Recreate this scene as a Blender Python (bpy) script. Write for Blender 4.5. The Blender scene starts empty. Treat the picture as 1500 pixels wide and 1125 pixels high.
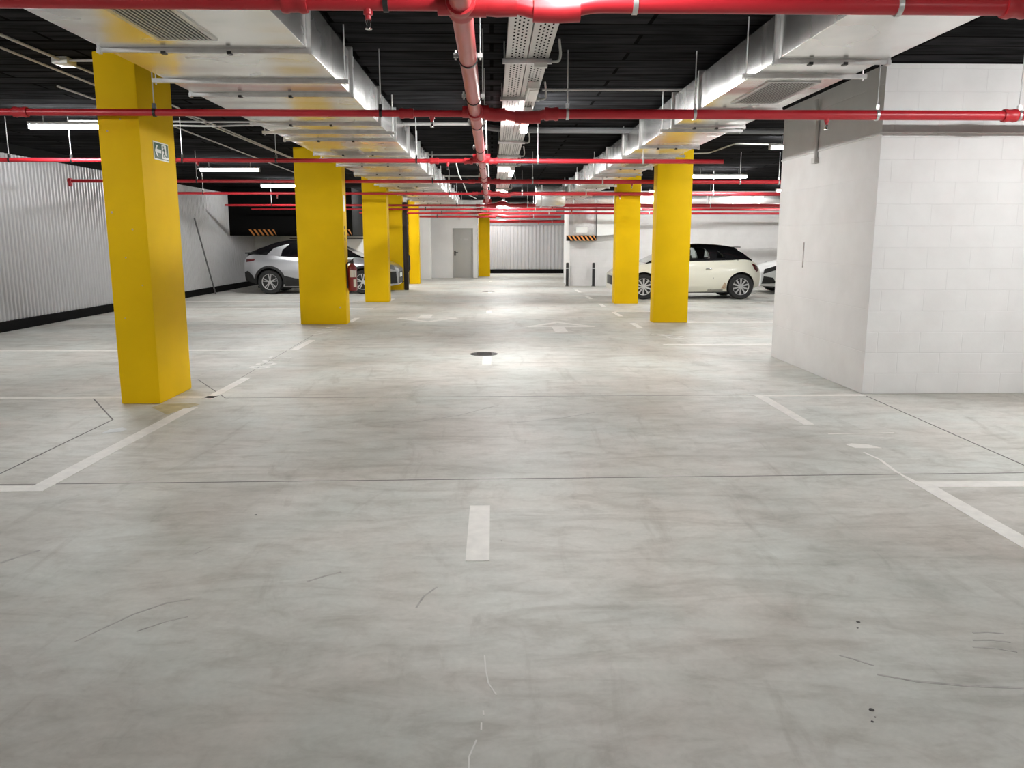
import bpy, bmesh, math, random
from mathutils import Vector, Matrix
random.seed(7)
sc = bpy.context.scene
COL = sc.collection
PI = math.pi

# ------------------------------------------------------------------ materials
def nmat(name):
    m = bpy.data.materials.new(name); m.use_nodes = True
    nt = m.node_tree; b = nt.nodes['Principled BSDF']
    return m, nt, b

def mat(name, col, rough=0.5, metal=0.0, spec=0.5, var=0.0, scale=6.0, bump=0.0, bscale=40.0, coat=0.0, stretch=None):
    m, nt, b = nmat(name)
    b.inputs['Roughness'].default_value = rough
    b.inputs['Metallic'].default_value = metal
    b.inputs['Specular IOR Level'].default_value = spec
    b.inputs['Coat Weight'].default_value = coat
    b.inputs['Coat Roughness'].default_value = 0.08
    c = (*col, 1)
    b.inputs['Base Color'].default_value = c
    tc = nt.nodes.new('ShaderNodeTexCoord')
    mp = nt.nodes.new('ShaderNodeMapping')
    if stretch: mp.inputs['Scale'].default_value = stretch
    nt.links.new(tc.outputs['Object'], mp.inputs['Vector'])
    if var > 0:
        n = nt.nodes.new('ShaderNodeTexNoise'); n.inputs['Scale'].default_value = scale
        n.inputs['Detail'].default_value = 5
        nt.links.new(mp.outputs[0], n.inputs['Vector'])
        r = nt.nodes.new('ShaderNodeValToRGB')
        r.color_ramp.elements[0].position = 0.3; r.color_ramp.elements[1].position = 0.7
        r.color_ramp.elements[0].color = (*[v*(1-var) for v in col], 1)
        r.color_ramp.elements[1].color = (*[min(1, v*(1+var)) for v in col], 1)
        nt.links.new(n.outputs['Fac'], r.inputs[0]); nt.links.new(r.outputs[0], b.inputs['Base Color'])
    if bump > 0:
        n2 = nt.nodes.new('ShaderNodeTexNoise'); n2.inputs['Scale'].default_value = bscale
        n2.inputs['Detail'].default_value = 4
        nt.links.new(mp.outputs[0], n2.inputs['Vector'])
        bp = nt.nodes.new('ShaderNodeBump'); bp.inputs['Strength'].default_value = bump
        bp.inputs['Distance'].default_value = 0.01
        nt.links.new(n2.outputs['Fac'], bp.inputs['Height']); nt.links.new(bp.outputs[0], b.inputs['Normal'])
    return m

def emis(name, col, s):
    m, nt, b = nmat(name)
    b.inputs['Base Color'].default_value = (0.9, 0.9, 0.9, 1)
    b.inputs['Emission Color'].default_value = (*col, 1)
    b.inputs['Emission Strength'].default_value = s
    return m

def ramp(nt, src, stops):
    r = nt.nodes.new('ShaderNodeValToRGB'); e = r.color_ramp.elements
    while len(e) < len(stops): e.new(0.5)
    for k, (p, c) in enumerate(stops):
        e[k].position = p; e[k].color = (*c, 1) if len(c) == 3 else c
    nt.links.new(src, r.inputs[0]); return r.outputs[0]

def mix(nt, a, b, fac, mode='MIX'):
    n = nt.nodes.new('ShaderNodeMix'); n.data_type = 'RGBA'; n.blend_type = mode
    for s, v in ((n.inputs[6], a), (n.inputs[7], b), (n.inputs[0], fac)):
        if hasattr(v, 'is_output'): nt.links.new(v, s)
        else: s.default_value = v
    return n.outputs[2]

def noise(nt, vec, scale, detail=5, dist=0.0, rough=0.55):
    n = nt.nodes.new('ShaderNodeTexNoise'); n.inputs['Scale'].default_value = scale
    n.inputs['Detail'].default_value = detail; n.inputs['Distortion'].default_value = dist
    n.inputs['Roughness'].default_value = rough
    nt.links.new(vec, n.inputs['Vector']); return n.outputs['Fac']

def mapping(nt, scale=(1,1,1), rot=(0,0,0), loc=(0,0,0)):
    tc = nt.nodes.new('ShaderNodeTexCoord'); mp = nt.nodes.new('ShaderNodeMapping')
    mp.inputs['Scale'].default_value = scale; mp.inputs['Rotation'].default_value = rot
    mp.inputs['Location'].default_value = loc
    nt.links.new(tc.outputs['Object'], mp.inputs['Vector']); return mp.outputs[0]

def floor_material():
    m, nt, b = nmat('trowelled_concrete')
    v = mapping(nt)
    big = noise(nt, v, 0.45, 6, 0.6)
    c = ramp(nt, big, [(0.30, (0.455, 0.44, 0.405)), (0.5, (0.60, 0.595, 0.565)), (0.70, (0.70, 0.70, 0.675))])
    v2 = mapping(nt, (0.7, 2.4, 1), (0, 0, 0.5))
    sw = noise(nt, v2, 1.5, 8, 1.6, 0.62)
    c2 = ramp(nt, sw, [(0.30, (0.70, 0.675, 0.645)), (0.48, (0.95, 0.945, 0.935)), (0.70, (1.06, 1.06, 1.06))])
    c = mix(nt, c, c2, 0.8, 'MULTIPLY')
    v3 = mapping(nt, (2.2, 0.5, 1), (0, 0, 0.75))
    st = noise(nt, v3, 2.0, 7, 1.0, 0.62)
    c3 = ramp(nt, st, [(0.30, (0.66, 0.635, 0.61)), (0.43, (0.96, 0.96, 0.96)), (0.62, (1, 1, 1)), (0.78, (1.08, 1.08, 1.07))])
    c = mix(nt, c, c3, 0.5, 'MULTIPLY')
    # faint worn tyre tracks
    v5 = mapping(nt, (0.35, 5.0, 1), (0, 0, -0.35), (3, 1, 0))
    tr = noise(nt, v5, 0.9, 6, 0.8)
    c5 = ramp(nt, tr, [(0.24, (0.72, 0.7, 0.68)), (0.36, (1, 1, 1))])
    c = mix(nt, c, c5, 0.6, 'MULTIPLY')
    mid = noise(nt, mapping(nt, (1, 1.7, 1), (0, 0, 0.3)), 4.5, 8, 0.7, 0.65)
    c7 = ramp(nt, mid, [(0.33, (0.80, 0.785, 0.765)), (0.50, (0.97, 0.97, 0.965)), (0.68, (1.05, 1.05, 1.05))])
    c = mix(nt, c, c7, 0.75, 'MULTIPLY')
    fine = noise(nt, v, 38, 4)
    c4 = ramp(nt, fine, [(0.3, (0.93, 0.93, 0.93)), (0.7, (1.05, 1.05, 1.05))])
    c = mix(nt, c, c4, 0.7, 'MULTIPLY')
    warm = noise(nt, v, 0.9, 3, 0.5)
    c6 = ramp(nt, warm, [(0.35, (1.03, 0.99, 0.96)), (0.65, (0.97, 1.0, 0.985))])
    c = mix(nt, c, c6, 1.0, 'MULTIPLY')
    nt.links.new(c, b.inputs['Base Color'])
    rr = nt.nodes.new('ShaderNodeMapRange'); rr.inputs[3].default_value = 0.42; rr.inputs[4].default_value = 0.62
    nt.links.new(sw, rr.inputs[0]); nt.links.new(rr.outputs[0], b.inputs['Roughness'])
    bp = nt.nodes.new('ShaderNodeBump'); bp.inputs['Strength'].default_value = 0.12; bp.inputs['Distance'].default_value = 0.004
    nt.links.new(sw, bp.inputs['Height']); nt.links.new(bp.outputs[0], b.inputs['Normal'])
    b.inputs['Specular IOR Level'].default_value = 0.35
    return m

def ceiling_material():
    m, nt, b = nmat('black_boarded_ceiling')
    v = mapping(nt)
    br = nt.nodes.new('ShaderNodeTexBrick'); nt.links.new(v, br.inputs['Vector'])
    br.inputs['Scale'].default_value = 1; br.inputs['Brick Width'].default_value = 2.4; br.inputs['Row Height'].default_value = 0.31
    br.inputs['Mortar Size'].default_value = 0.018; br.inputs['Mortar Smooth'].default_value = 0.2
    br.inputs['Color1'].default_value = (0.033, 0.033, 0.035, 1); br.inputs['Color2'].default_value = (0.020, 0.020, 0.021, 1)
    br.inputs['Mortar'].default_value = (0.009, 0.009, 0.009, 1)
    v2 = mapping(nt, (0.6, 3, 1))
    n = noise(nt, v2, 3, 6)
    c = mix(nt, br.outputs['Color'], ramp(nt, n, [(0.3, (0.45, 0.45, 0.45)), (0.7, (1.3, 1.3, 1.3))]), 1.0, 'MULTIPLY')
    nt.links.new(c, b.inputs['Base Color'])
    b.inputs['Roughness'].default_value = 0.9; b.inputs['Specular IOR Level'].default_value = 0.0
    bp = nt.nodes.new('ShaderNodeBump'); bp.inputs['Strength'].default_value = 0.5; bp.inputs['Distance'].default_value = 0.01
    nt.links.new(c, bp.inputs['Height']); nt.links.new(bp.outputs[0], b.inputs['Normal'])
    return m

def block_material(name, col, rot=(PI/2, 0, 0), line=0.955, bw=0.42):
    m, nt, b = nmat(name)
    v = mapping(nt, (1, 1, 1), rot)
    br = nt.nodes.new('ShaderNodeTexBrick'); nt.links.new(v, br.inputs['Vector'])
    br.inputs['Scale'].default_value = 1; br.inputs['Brick Width'].default_value = bw; br.inputs['Row Height'].default_value = 0.205
    br.inputs['Mortar Size'].default_value = 0.006; br.inputs['Mortar Smooth'].default_value = 0.6
    br.inputs['Color1'].default_value = (*col, 1); br.inputs['Color2'].default_value = (*[x*0.985 for x in col], 1)
    br.inputs['Mortar'].default_value = (*[x*line for x in col], 1)
    n = noise(nt, v, 3, 6)
    c = mix(nt, br.outputs['Color'], ramp(nt, n, [(0.3, (0.95, 0.945, 0.94)), (0.7, (1.03, 1.03, 1.03))]), 1.0, 'MULTIPLY')
    nt.links.new(c, b.inputs['Base Color'])
    b.inputs['Roughness'].default_value = 0.75
    n2 = noise(nt, v, 30, 4)
    ad = nt.nodes.new('ShaderNodeMath'); ad.operation = 'MULTIPLY_ADD'; ad.inputs[1].default_value = 0.25
    inv = nt.nodes.new('ShaderNodeMath'); inv.operation = 'SUBTRACT'; inv.inputs[0].default_value = 1
    nt.links.new(br.outputs['Fac'], inv.inputs[1]); nt.links.new(n2, ad.inputs[0]); nt.links.new(inv.outputs[0], ad.inputs[2])
    bp = nt.nodes.new('ShaderNodeBump'); bp.inputs['Strength'].default_value = 0.35; bp.inputs['Distance'].default_value = 0.008
    nt.links.new(ad.outputs[0], bp.inputs['Height']); nt.links.new(bp.outputs[0], b.inputs['Normal'])
    return m

def duct_material():
    m, nt, b = nmat('galvanised_sheet')
    v = mapping(nt, (1, 1, 1))
    n = noise(nt, v, 3, 3, 0.3)
    c = ramp(nt, n, [(0.3, (0.76, 0.755, 0.735)), (0.7, (0.86, 0.855, 0.835))])
    nt.links.new(c, b.inputs['Base Color'])
    b.inputs['Metallic'].default_value = 0.93
    n3 = noise(nt, v, 1.5, 2)
    rr = nt.nodes.new('ShaderNodeMapRange'); rr.inputs[3].default_value = 0.20; rr.inputs[4].default_value = 0.32
    nt.links.new(n3, rr.inputs[0]); nt.links.new(rr.outputs[0], b.inputs['Roughness'])
    w = nt.nodes.new('ShaderNodeTexWave'); w.wave_type = 'BANDS'; w.bands_direction = 'Y'
    w.inputs['Scale'].default_value = 0.85; w.inputs['Distortion'].default_value = 0.25; w.inputs['Detail'].default_value = 1
    w.inputs['Detail Scale'].default_value = 0.4
    nt.links.new(v, w.inputs['Vector'])
    v2 = mapping(nt, (0.12, 3.2, 0.12)); n2 = noise(nt, v2, 1.6, 2)
    ad = nt.nodes.new('ShaderNodeMath'); ad.operation = 'MULTIPLY_ADD'; ad.inputs[1].default_value = 1.2
    nt.links.new(n2, ad.inputs[0]); nt.links.new(w.outputs['Fac'], ad.inputs[2])
    bp = nt.nodes.new('ShaderNodeBump'); bp.inputs['Strength'].default_value = 0.38; bp.inputs['Distance'].default_value = 0.006
    nt.links.new(ad.outputs[0], bp.inputs['Height']); nt.links.new(bp.outputs[0], b.inputs['Normal'])
    return m

def tray_material():
    # perforated sheet: round holes through which one sees what is above
    m, nt, b = nmat('perforated_steel')
    b.inputs['Base Color'].default_value = (0.62, 0.61, 0.59, 1); b.inputs['Metallic'].default_value = 0.55
    b.inputs['Roughness'].default_value = 0.38
    tc = nt.nodes.new('ShaderNodeTexCoord'); sx = nt.nodes.new('ShaderNodeSeparateXYZ')
    nt.links.new(tc.outputs['Object'], sx.inputs[0])
    def M(op, a, bb=None, c=None):
        n = nt.nodes.new('ShaderNodeMath'); n.operation = op
        for i, x in enumerate((a, bb, c)):
            if x is None: continue
            if hasattr(x, 'is_output'): nt.links.new(x, n.inputs[i])
            else: n.inputs[i].default_value = x
        return n.outputs[0]
    px, py = 0.029, 0.095
    gx = M('DIVIDE', M('ADD', sx.outputs[0], 10.0), px)
    row = M('FLOOR', gx)
    off = M('MULTIPLY', M('MODULO', row, 2.0), 0.5)
    gy = M('ADD', M('DIVIDE', M('ADD', sx.outputs[1], 100.0), py), off)
    fx = M('MULTIPLY', M('SUBTRACT', M('FRACT', gx), 0.5), px)
    fy = M('MULTIPLY', M('SUBTRACT', M('FRACT', gy), 0.5), py)
    inhole = M('MULTIPLY', M('LESS_THAN', M('ABSOLUTE', fx), 0.0065), M('LESS_THAN', M('ABSOLUTE', fy), 0.021))
    ax = M('ABSOLUTE', sx.outputs[0])
    inside = M('LESS_THAN', ax, 0.058)
    h = M('MULTIPLY', inhole, inside)
    al = M('SUBTRACT', 1.0, h)
    nt.links.new(al, b.inputs['Alpha'])
    return m

M_floor = floor_material()
M_ceil = ceiling_material()
M_blockF = block_material('painted_block_white', (0.76, 0.752, 0.74))
M_blockS = block_material('painted_block_white_side', (0.74, 0.73, 0.715), (PI/2, 0, PI/2), 0.985)
M_blockG = block_material('painted_block_offwhite', (0.74, 0.735, 0.72), (PI/2, 0, 0), 0.97)
M_white = mat('white_wall_paint', (0.76, 0.755, 0.74), 0.7, var=0.04, scale=1.5, bump=0.1)
M_yellow = mat('yellow_column_paint', (0.80, 0.505, 0.003), 0.6, spec=0.12, var=0.05, scale=2.0, bump=0.12, bscale=12)
M_red = mat('red_pipe_paint', (0.50, 0.020, 0.030), 0.36, var=0.06, scale=3)
M_redmain = mat('pale_sheen_red_pipe_paint', (0.52, 0.075, 0.085), 0.34, var=0.06, scale=3)  # paler than the cross pipes: the floor's reflection is put into the colour
M_redfit = mat('red_fitting_paint', (0.46, 0.020, 0.028), 0.42, var=0.08, scale=9)
M_duct = duct_material()
M_galv = mat('galvanised_steel', (0.66, 0.66, 0.65), 0.36, 0.8, var=0.1, scale=12)
M_zinc = mat('bright_zinc_rod', (0.62, 0.62, 0.61), 0.4, 0.6)
M_tray = tray_material()
M_traysolid = mat('tray_steel', (0.62, 0.61, 0.59), 0.38, 0.55)
M_cond = mat('light_grey_conduit', (0.55, 0.54, 0.52), 0.5)
M_pvc = mat('grey_drain_pvc', (0.20, 0.205, 0.21), 0.45)
M_corr = mat('silver_corrugated_sheet', (0.46, 0.46, 0.47), 0.40, 0.35, var=0.05, scale=0.8)
M_blackbase = mat('black_kerb', (0.004, 0.004, 0.004), 0.85, spec=0.08, var=0.2, scale=5)
M_black = mat('black_paint', (0.005, 0.005, 0.005), 0.8, spec=0.1)
M_rubber = mat('black_rubber', (0.010, 0.010, 0.010), 0.55)
M_dark = mat('dark_plastic', (0.018, 0.018, 0.018), 0.4)
M_line = mat('road_marking_paint', (0.80, 0.775, 0.73), 0.55, var=0.07, scale=14)
M_faint = mat('worn_marking_paint', (0.76, 0.745, 0.71), 0.6, var=0.08, scale=20)
M_joint = mat('joint_sealant', (0.14, 0.13, 0.125), 0.7, var=0.25, scale=3)
M_smear = mat('yellow_base_smear', (0.46, 0.40, 0.24), 0.55, var=0.2, scale=8)
M_bluemark = mat('pale_patch', (0.62, 0.64, 0.64), 0.6, var=0.1, scale=20)
M_spot = mat('oil_spot', (0.05, 0.045, 0.04), 0.4)
M_iron = mat('cast_iron', (0.05, 0.044, 0.04), 0.55, 0.3, var=0.3, scale=30)
M_tube = emis('lit_diffuser', (0.985, 0.99, 0.985), 55)
M_tube2 = emis('lit_lane_diffuser', (0.985, 0.99, 0.985), 66)
M_tube4 = emis('bright_diffuser', (0.985, 0.99, 0.985), 90)
M_tube3 = emis('dim_diffuser', (0.985, 0.99, 0.985), 30)
M_house = mat('light_housing', (0.72, 0.72, 0.71), 0.4)
M_orange = mat('hazard_orange', (0.78, 0.30, 0.07), 0.5)
M_green = mat('sign_green', (0.010, 0.085, 0.045), 0.35)
M_signwhite = mat('sign_white', (0.82, 0.84, 0.80), 0.35)
M_door = mat('grey_steel_door', (0.40, 0.395, 0.37), 0.5, var=0.03, scale=2)
M_extred = mat('extinguisher_red', (0.20, 0.012, 0.012), 0.3, coat=0.4)
M_paper = mat('paper_label', (0.62, 0.55, 0.45), 0.6)
M_brown = mat('dark_brown_pipe', (0.020, 0.012, 0.008), 0.5)
M_pole = mat('dull_grey_pole', (0.10, 0.10, 0.10), 0.5)
M_cwhite = mat('cream_car_paint', (0.76, 0.745, 0.63), 0.28, coat=0.7)
M_cwhite2 = mat('white_car_paint', (0.76, 0.77, 0.76), 0.28, coat=0.7)
M_csilver = mat('silver_car_paint', (0.50, 0.505, 0.52), 0.28, 0.65, coat=0.6)
M_cblack = mat('black_car_roof_paint', (0.006, 0.006, 0.007), 0.18, coat=0.6)
M_priv = mat('privacy_glass', (0.004, 0.004, 0.005), 0.06, spec=0.6)
M_clad = mat('black_cladding', (0.012, 0.012, 0.012), 0.55)
M_alloy = mat('alloy_wheel', (0.62, 0.62, 0.62), 0.3, 0.8)
M_taillamp = mat('tail_lamp_red', (0.09, 0.004, 0.006), 0.12, coat=0.6)
M_lamp = mat('headlamp_glass', (0.35, 0.36, 0.38), 0.08, 0.3, coat=0.8)
M_chrome = mat('chrome', (0.75, 0.75, 0.75), 0.12, 1.0)
M_rust = mat('scraped_bumper', (0.50, 0.37, 0.25), 0.6, var=0.3, scale=30)
M_seat = mat('seat_cloth', (0.012, 0.012, 0.013), 0.8)
M_slat = mat('grille_slat', (0.50, 0.50, 0.49), 0.45, 0.3)
M_cavity = mat('grille_cavity', (0.012, 0.012, 0.012), 0.8)
def glass():
    m = bpy.data.materials.new('car_glass'); m.use_nodes = True; nt = m.node_tree; nt.nodes.clear()
    o = nt.nodes.new('ShaderNodeOutputMaterial'); t = nt.nodes.new('ShaderNodeBsdfTransparent'); t.inputs[0].default_value = (0.82, 0.86, 0.85, 1)
    g = nt.nodes.new('ShaderNodeBsdfGlossy'); g.inputs['Roughness'].default_value = 0.03
    mx = nt.nodes.new('ShaderNodeMixShader'); mx.inputs[0].default_value = 0.08
    nt.links.new(t.outputs[0], mx.inputs[1]); nt.links.new(g.outputs[0], mx.inputs[2]); nt.links.new(mx.outputs[0], o.inputs[0])
    return m
M_glass = glass()

# ------------------------------------------------------------------ mesh helpers
class G:
    def __init__(s): s.v = []; s.f = []
    def add(s, vs, fs):
        n = len(s.v); s.v += [tuple(p) for p in vs]; s.f += [tuple(i + n for i in f) for f in fs]; return s
    def box(s, x0, x1, y0, y1, z0, z1):
        return s.add([(x0,y0,z0),(x1,y0,z0),(x1,y1,z0),(x0,y1,z0),(x0,y0,z1),(x1,y0,z1),(x1,y1,z1),(x0,y1,z1)],
                     [(3,2,1,0),(4,5,6,7),(0,1,5,4),(1,2,6,5),(2,3,7,6),(3,0,4,7)])
    def tube(s, pts, r, n=12, cap=True):
        pts = [Vector(p) for p in pts]; m = len(pts); rs = r if isinstance(r, (list, tuple)) else [r]*m
        tang = []
        for i in range(m):
            a = pts[max(0, i-1)]; b = pts[min(m-1, i+1)]; t = (b - a); tang.append(t.normalized() if t.length > 1e-9 else Vector((0,0,1)))
        up = Vector((0,0,1)) if abs(tang[0].z) < 0.9 else Vector((0,1,0))
        u = tang[0].cross(up).normalized()
        vs = []
        for i in range(m):
            t = tang[i]; u = (u - t*u.dot(t)).normalized(); w = t.cross(u)
            for k in range(n):
                a = 2*PI*k/n; vs.append(pts[i] + rs[i]*(math.cos(a)*u + math.sin(a)*w))
        fs = [(i*n+k, i*n+(k+1)%n, (i+1)*n+(k+1)%n, (i+1)*n+k) for i in range(m-1) for k in range(n)]
        if cap: fs += [tuple(range(n-1, -1, -1)), tuple((m-1)*n+k for k in range(n))]
        return s.add(vs, fs)
    def rod(s, a, b, r, n=8): return s.tube([a, b], r, n)
    def lathe(s, prof, o=(0,0,0), ax='z', n=24, caps=True, closed=False):
        vs = []; m = len(prof)
        for (r, h) in prof:
            for k in range(n):
                a = 2*PI*k/n; c, d = r*math.cos(a), r*math.sin(a)
                p = (c, d, h) if ax == 'z' else ((h, c, d) if ax == 'x' else (d, h, c))
                vs.append((o[0]+p[0], o[1]+p[1], o[2]+p[2]))
        fs = [(i*n+k, i*n+(k+1)%n, (i+1)*n+(k+1)%n, (i+1)*n+k) for i in range(m-1) for k in range(n)]
        if closed: fs += [((m-1)*n+k, (m-1)*n+(k+1)%n, (k+1)%n, k) for k in range(n)]; caps = False
        if caps and prof[0][0] > 1e-6: fs.append(tuple(range(n-1, -1, -1)))
        if caps and prof[-1][0] > 1e-6: fs.append(tuple((m-1)*n+k for k in range(n)))
        return s.add(vs, fs)
    def prism(s, poly, d0, d1, ax='y'):
        # poly in the two other axes: ax y -> (x,z), ax z -> (x,y), ax x -> (y,z)
        def P(p, d): return (p[0], d, p[1]) if ax == 'y' else ((p[0], p[1], d) if ax == 'z' else (d, p[0], p[1]))
        n = len(poly)
        return s.add([P(p, d0) for p in poly] + [P(p, d1) for p in poly],
                     [tuple(range(n)), tuple(range(2*n-1, n-1, -1))] + [(i, i+n, (i+1)%n+n, (i+1)%n) for i in range(n)])
    def mesh(s, name, ang=35):
        me = bpy.data.meshes.new(name); me.from_pydata(s.v, [], s.f)
        bm = bmesh.new(); bm.from_mesh(me); bmesh.ops.remove_doubles(bm, verts=bm.verts, dist=1e-6)
        bmesh.ops.recalc_face_normals(bm, faces=bm.faces); bm.to_mesh(me); bm.free()
        me.polygons.foreach_set('use_smooth', [True]*len(me.polygons)); me.set_sharp_from_angle(angle=math.radians(ang))
        return me
    def build(s, name, m, parent=None, ang=35, bevel=0.0, loc=None):
        me = s.mesh(name, ang); me.materials.append(m)
        if bevel:
            bm = bmesh.new(); bm.from_mesh(me)
            bmesh.ops.bevel(bm, geom=[e for e in bm.edges if e.calc_face_angle(0) > 0.6], offset=bevel, segments=2, affect='EDGES', profile=0.6)
            bm.to_mesh(me); bm.free()
            me.polygons.foreach_set('use_smooth', [True]*len(me.polygons)); me.set_sharp_from_angle(angle=math.radians(50))
        return put(name, me, parent, loc)

def put(name, me, parent=None, loc=None):
    o = bpy.data.objects.new(name, me); COL.objects.link(o)
    if loc: o.location = loc
    if parent: o.parent = parent
    return o

def thing(name, label, cat, loc=(0,0,0), rz=0.0, group=None):
    o = bpy.data.objects.new(name, None); COL.objects.link(o); o.empty_display_size = 0.1
    o.location = loc; o.rotation_euler = (0, 0, rz); return tag(o, label, cat, group)
def tag(o, label, cat, group=None):
    o['label'] = label; o['category'] = cat; o['kind'] = 'thing'
    if group: o['group'] = group
    return o
def struct(o, label=None):
    o['kind'] = 'structure'
    if label: o['label'] = label
    return o

def arc_path(pts, rad=0.15, n=6):
    pts = [Vector(p) for p in pts]; out = [pts[0]]
    for i in range(1, len(pts)-1):
        a, b, c = pts[i-1], pts[i], pts[i+1]
        d1 = (a-b); d2 = (c-b); r = min(rad, d1.length*0.45, d2.length*0.45)
        p, q = b + d1.normalized()*r, b + d2.normalized()*r
        for k in range(n+1):
            t = k/n; out.append((1-t)**2*p + 2*t*(1-t)*b + t*t*q)
    out.append(pts[-1]); return out

# ------------------------------------------------------------------ camera
CEIL = 3.12
cam = bpy.data.cameras.new('camera'); co = bpy.data.objects.new('camera', cam); COL.objects.link(co)
cam.sensor_width = 36; cam.lens = 36*1184/1500; cam.clip_start = 0.05; cam.clip_end = 200
co.location = (0, 0, 1.5)
co.rotation_euler = (math.radians(90-10.05), 0, math.radians(-1.37))
sc.camera = co

# ------------------------------------------------------------------ the shell
fl = struct(G().box(-8.6, 12.3, -8.3, 38.6, -0.2, 0).build('floor', M_floor), 'grey trowelled concrete garage floor with white markings')
struct(G().box(-8.6, 12.3, -8.3, 38.6, CEIL, CEIL+0.2).build('ceiling', M_ceil), 'low black boarded ceiling')

def corrugated(a, b, z0, z1, pitch, depth, nrm):
    # trapezoid sheet between plan points a and b, ribs standing towards nrm
    a, b, nrm = Vector((*a, 0)), Vector((*b, 0)), Vector((*nrm, 0)); L = (b-a).length; d = (b-a)/L
    n = int(L/pitch); pr = []
    for i in range(n):
        for t, h in ((0.0, 0), (0.30, 0), (0.45, 1), (0.80, 1), (0.95, 0)):
            pr.append(a + d*((i+t)*L/n) + nrm*depth*h)
    pr.append(b)
    vs = [(p.x, p.y, z0) for p in pr] + [(p.x, p.y, z1) for p in pr]; m = len(pr)
    back = [a - nrm*0.08, b - nrm*0.08]
    g = G(); g.add(vs, [(i, i+1, m+i+1, m+i) for i in range(m-1)])
    g.add([(back[0].x, back[0].y, z0), (back[1].x, back[1].y, z0), (back[1].x, back[1].y, z1), (back[0].x, back[0].y, z1)], [(0,1,2,3)])
    return g
WL = -8.20
g = corrugated((WL, -8.2), (WL, 28.5), 0.15, 2.95, 0.115, 0.028, (1, 0))
struct(g.build('wall_left', M_corr, ang=20), 'silver corrugated metal sheet wall along the left side')
struct(G().box(WL-0.25, WL+0.02, -8.2, 28.5, 2.95, CEIL).build('trim_1', M_black), 'black band above the corrugated wall')
struct(G().box(WL-0.25, WL+0.075, -8.2, 28.5, 0, 0.17).build('baseboard_left', M_blackbase, bevel=0.01), 'black kerb at the foot of the left wall')
struct(G().box(WL-0.3, -2.95, 28.5, 28.7, 0, CEIL).build('wall_rear_left', M_blockG), 'pale block wall behind the silver car')
struct(G().box(-3.10, -2.95, 28.7, 33.48, 0, CEIL).build('wall_passage', M_white))
struct(G().box(-2.86, -2.43, 32.3, 32.75, 0, CEIL).build('wall_pier', M_white, bevel=0.01), 'narrow white pier left of the grey door')
# door wall with a real opening
g = G(); dx0, dx1, dz = -1.615, -0.785, 2.0
g.box(-3.10, dx0, 33.48, 33.68, 0, CEIL); g.box(dx1, -0.62, 33.48, 33.68, 0, CEIL); g.box(dx0, dx1, 33.48, 33.68, dz, CEIL)
struct(g.build('wall_door_side', M_white), 'white wall holding the grey steel door')
d1 = struct(G().box(dx0+0.03, dx1-0.03, 33.53, 33.575, 0.008, dz-0.03).build('door_1', M_door, bevel=0.004), 'closed grey steel door in the far white wall')
g = G(); g.box(dx0, dx0+0.035, 33.465, 33.58, 0, dz); g.box(dx1-0.035, dx1, 33.465, 33.58, 0, dz); g.box(dx0+0.035, dx1-0.035, 33.465, 33.58, dz-0.035, dz)
g.build('door_frame', M_door, d1)
g = G(); g.box(-1.56, -1.50, 33.515, 33.53, 0.90, 1.10); g.rod((-1.53, 33.52, 1.04), (-1.53, 33.47, 1.04), 0.012); g.rod((-1.535, 33.47, 1.04), (-1.40, 33.47, 1.04), 0.012)
g.build('door_handle', M_dark, d1)
g = G()
for x in (-1.29, -1.17, -1.11, -1.05): g.box(x, x+0.035, 33.526, 33.531, 1.52, 1.59)
g.build('door_sign', M_slat, d1)
struct(G().box(-0.77, -0.62, 33.68, 38.1, 0, CEIL).build('wall_far_side', M_white))
g = corrugated((-0.7, 38.1), (3.6, 38.1), 0.15, 2.2, 0.17, 0.035, (0, -1))
struct(g.build('wall_far', M_corr, ang=20), 'corrugated metal wall closing the far end of the lane')
struct(G().box(-0.7, 3.6, 38.02, 38.3, 2.2, CEIL).build('trim_2', M_pvc), 'dark band above the far corrugated wall')
struct(G().box(-0.58, 3.5, 38.0, 38.2, 0, 0.19).build('baseboard_far', M_blackbase), 'black kerb under the far corrugated wall')
struct(G().box(2.585, 12.2, 27.35, 29.5, 0, CEIL).build('wall_rear_right', M_blockG), 'white wall behind the cream car')
struct(G().box(3.32, 3.6, 29.5, 38.02, 0, CEIL).build('wall_far_right', M_white))
struct(G().box(12.0, 12.25, -8.2, 27.35, 0, CEIL).build('wall_right', M_blockS))
struct(G().box(WL-0.3, 12.2, -8.25, -8.0, 0, CEIL).build('wall_rear', M_blockG))
# white block enclosure on the right
bx0, by0, by1 = 3.665, 7.81, 10.47
g = G(); g.box(bx0, 9.5, by0, by1, 0, CEIL)
blk = g.build('wall_utility_room', M_blockF, bevel=0.006)
blk.data.materials.append(M_blockS)
for p in blk.data.polygons:
    if abs(p.normal.x) > 0.9: p.material_index = 1
struct(blk, 'white painted block enclosure standing on the right')
g = G(); g.prism([(bx0-0.012, 2.485), (bx0, 2.485), (bx0, 2.50), (bx0-0.012, 2.50)], by0, by1)
g.build('ledge', M_white, blk)
G().box(bx0-0.012, 9.5, by0-0.012, by0, 2.50, 2.512).build('ledge', M_white, blk)
g = G(); g.tube(arc_path([(bx0-0.05, 9.33, 3.05), (bx0-0.02, 9.33, 2.88), (bx0-0.02, 9.33, 2.40)], 0.08), 0.022, 10); g.box(bx0-0.05, bx0, 9.28, 9.38, 2.36, 2.42)
cd = g.build('conduit_drop', M_cond); tag(cd, 'grey vertical conduit fixed to the side of the white block enclosure', 'conduit')
g = G(); g.box(bx0-0.012, bx0, 9.55, 9.68, 1.19, 1.48); g.build('inspection_plate', M_blockS, blk)

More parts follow.
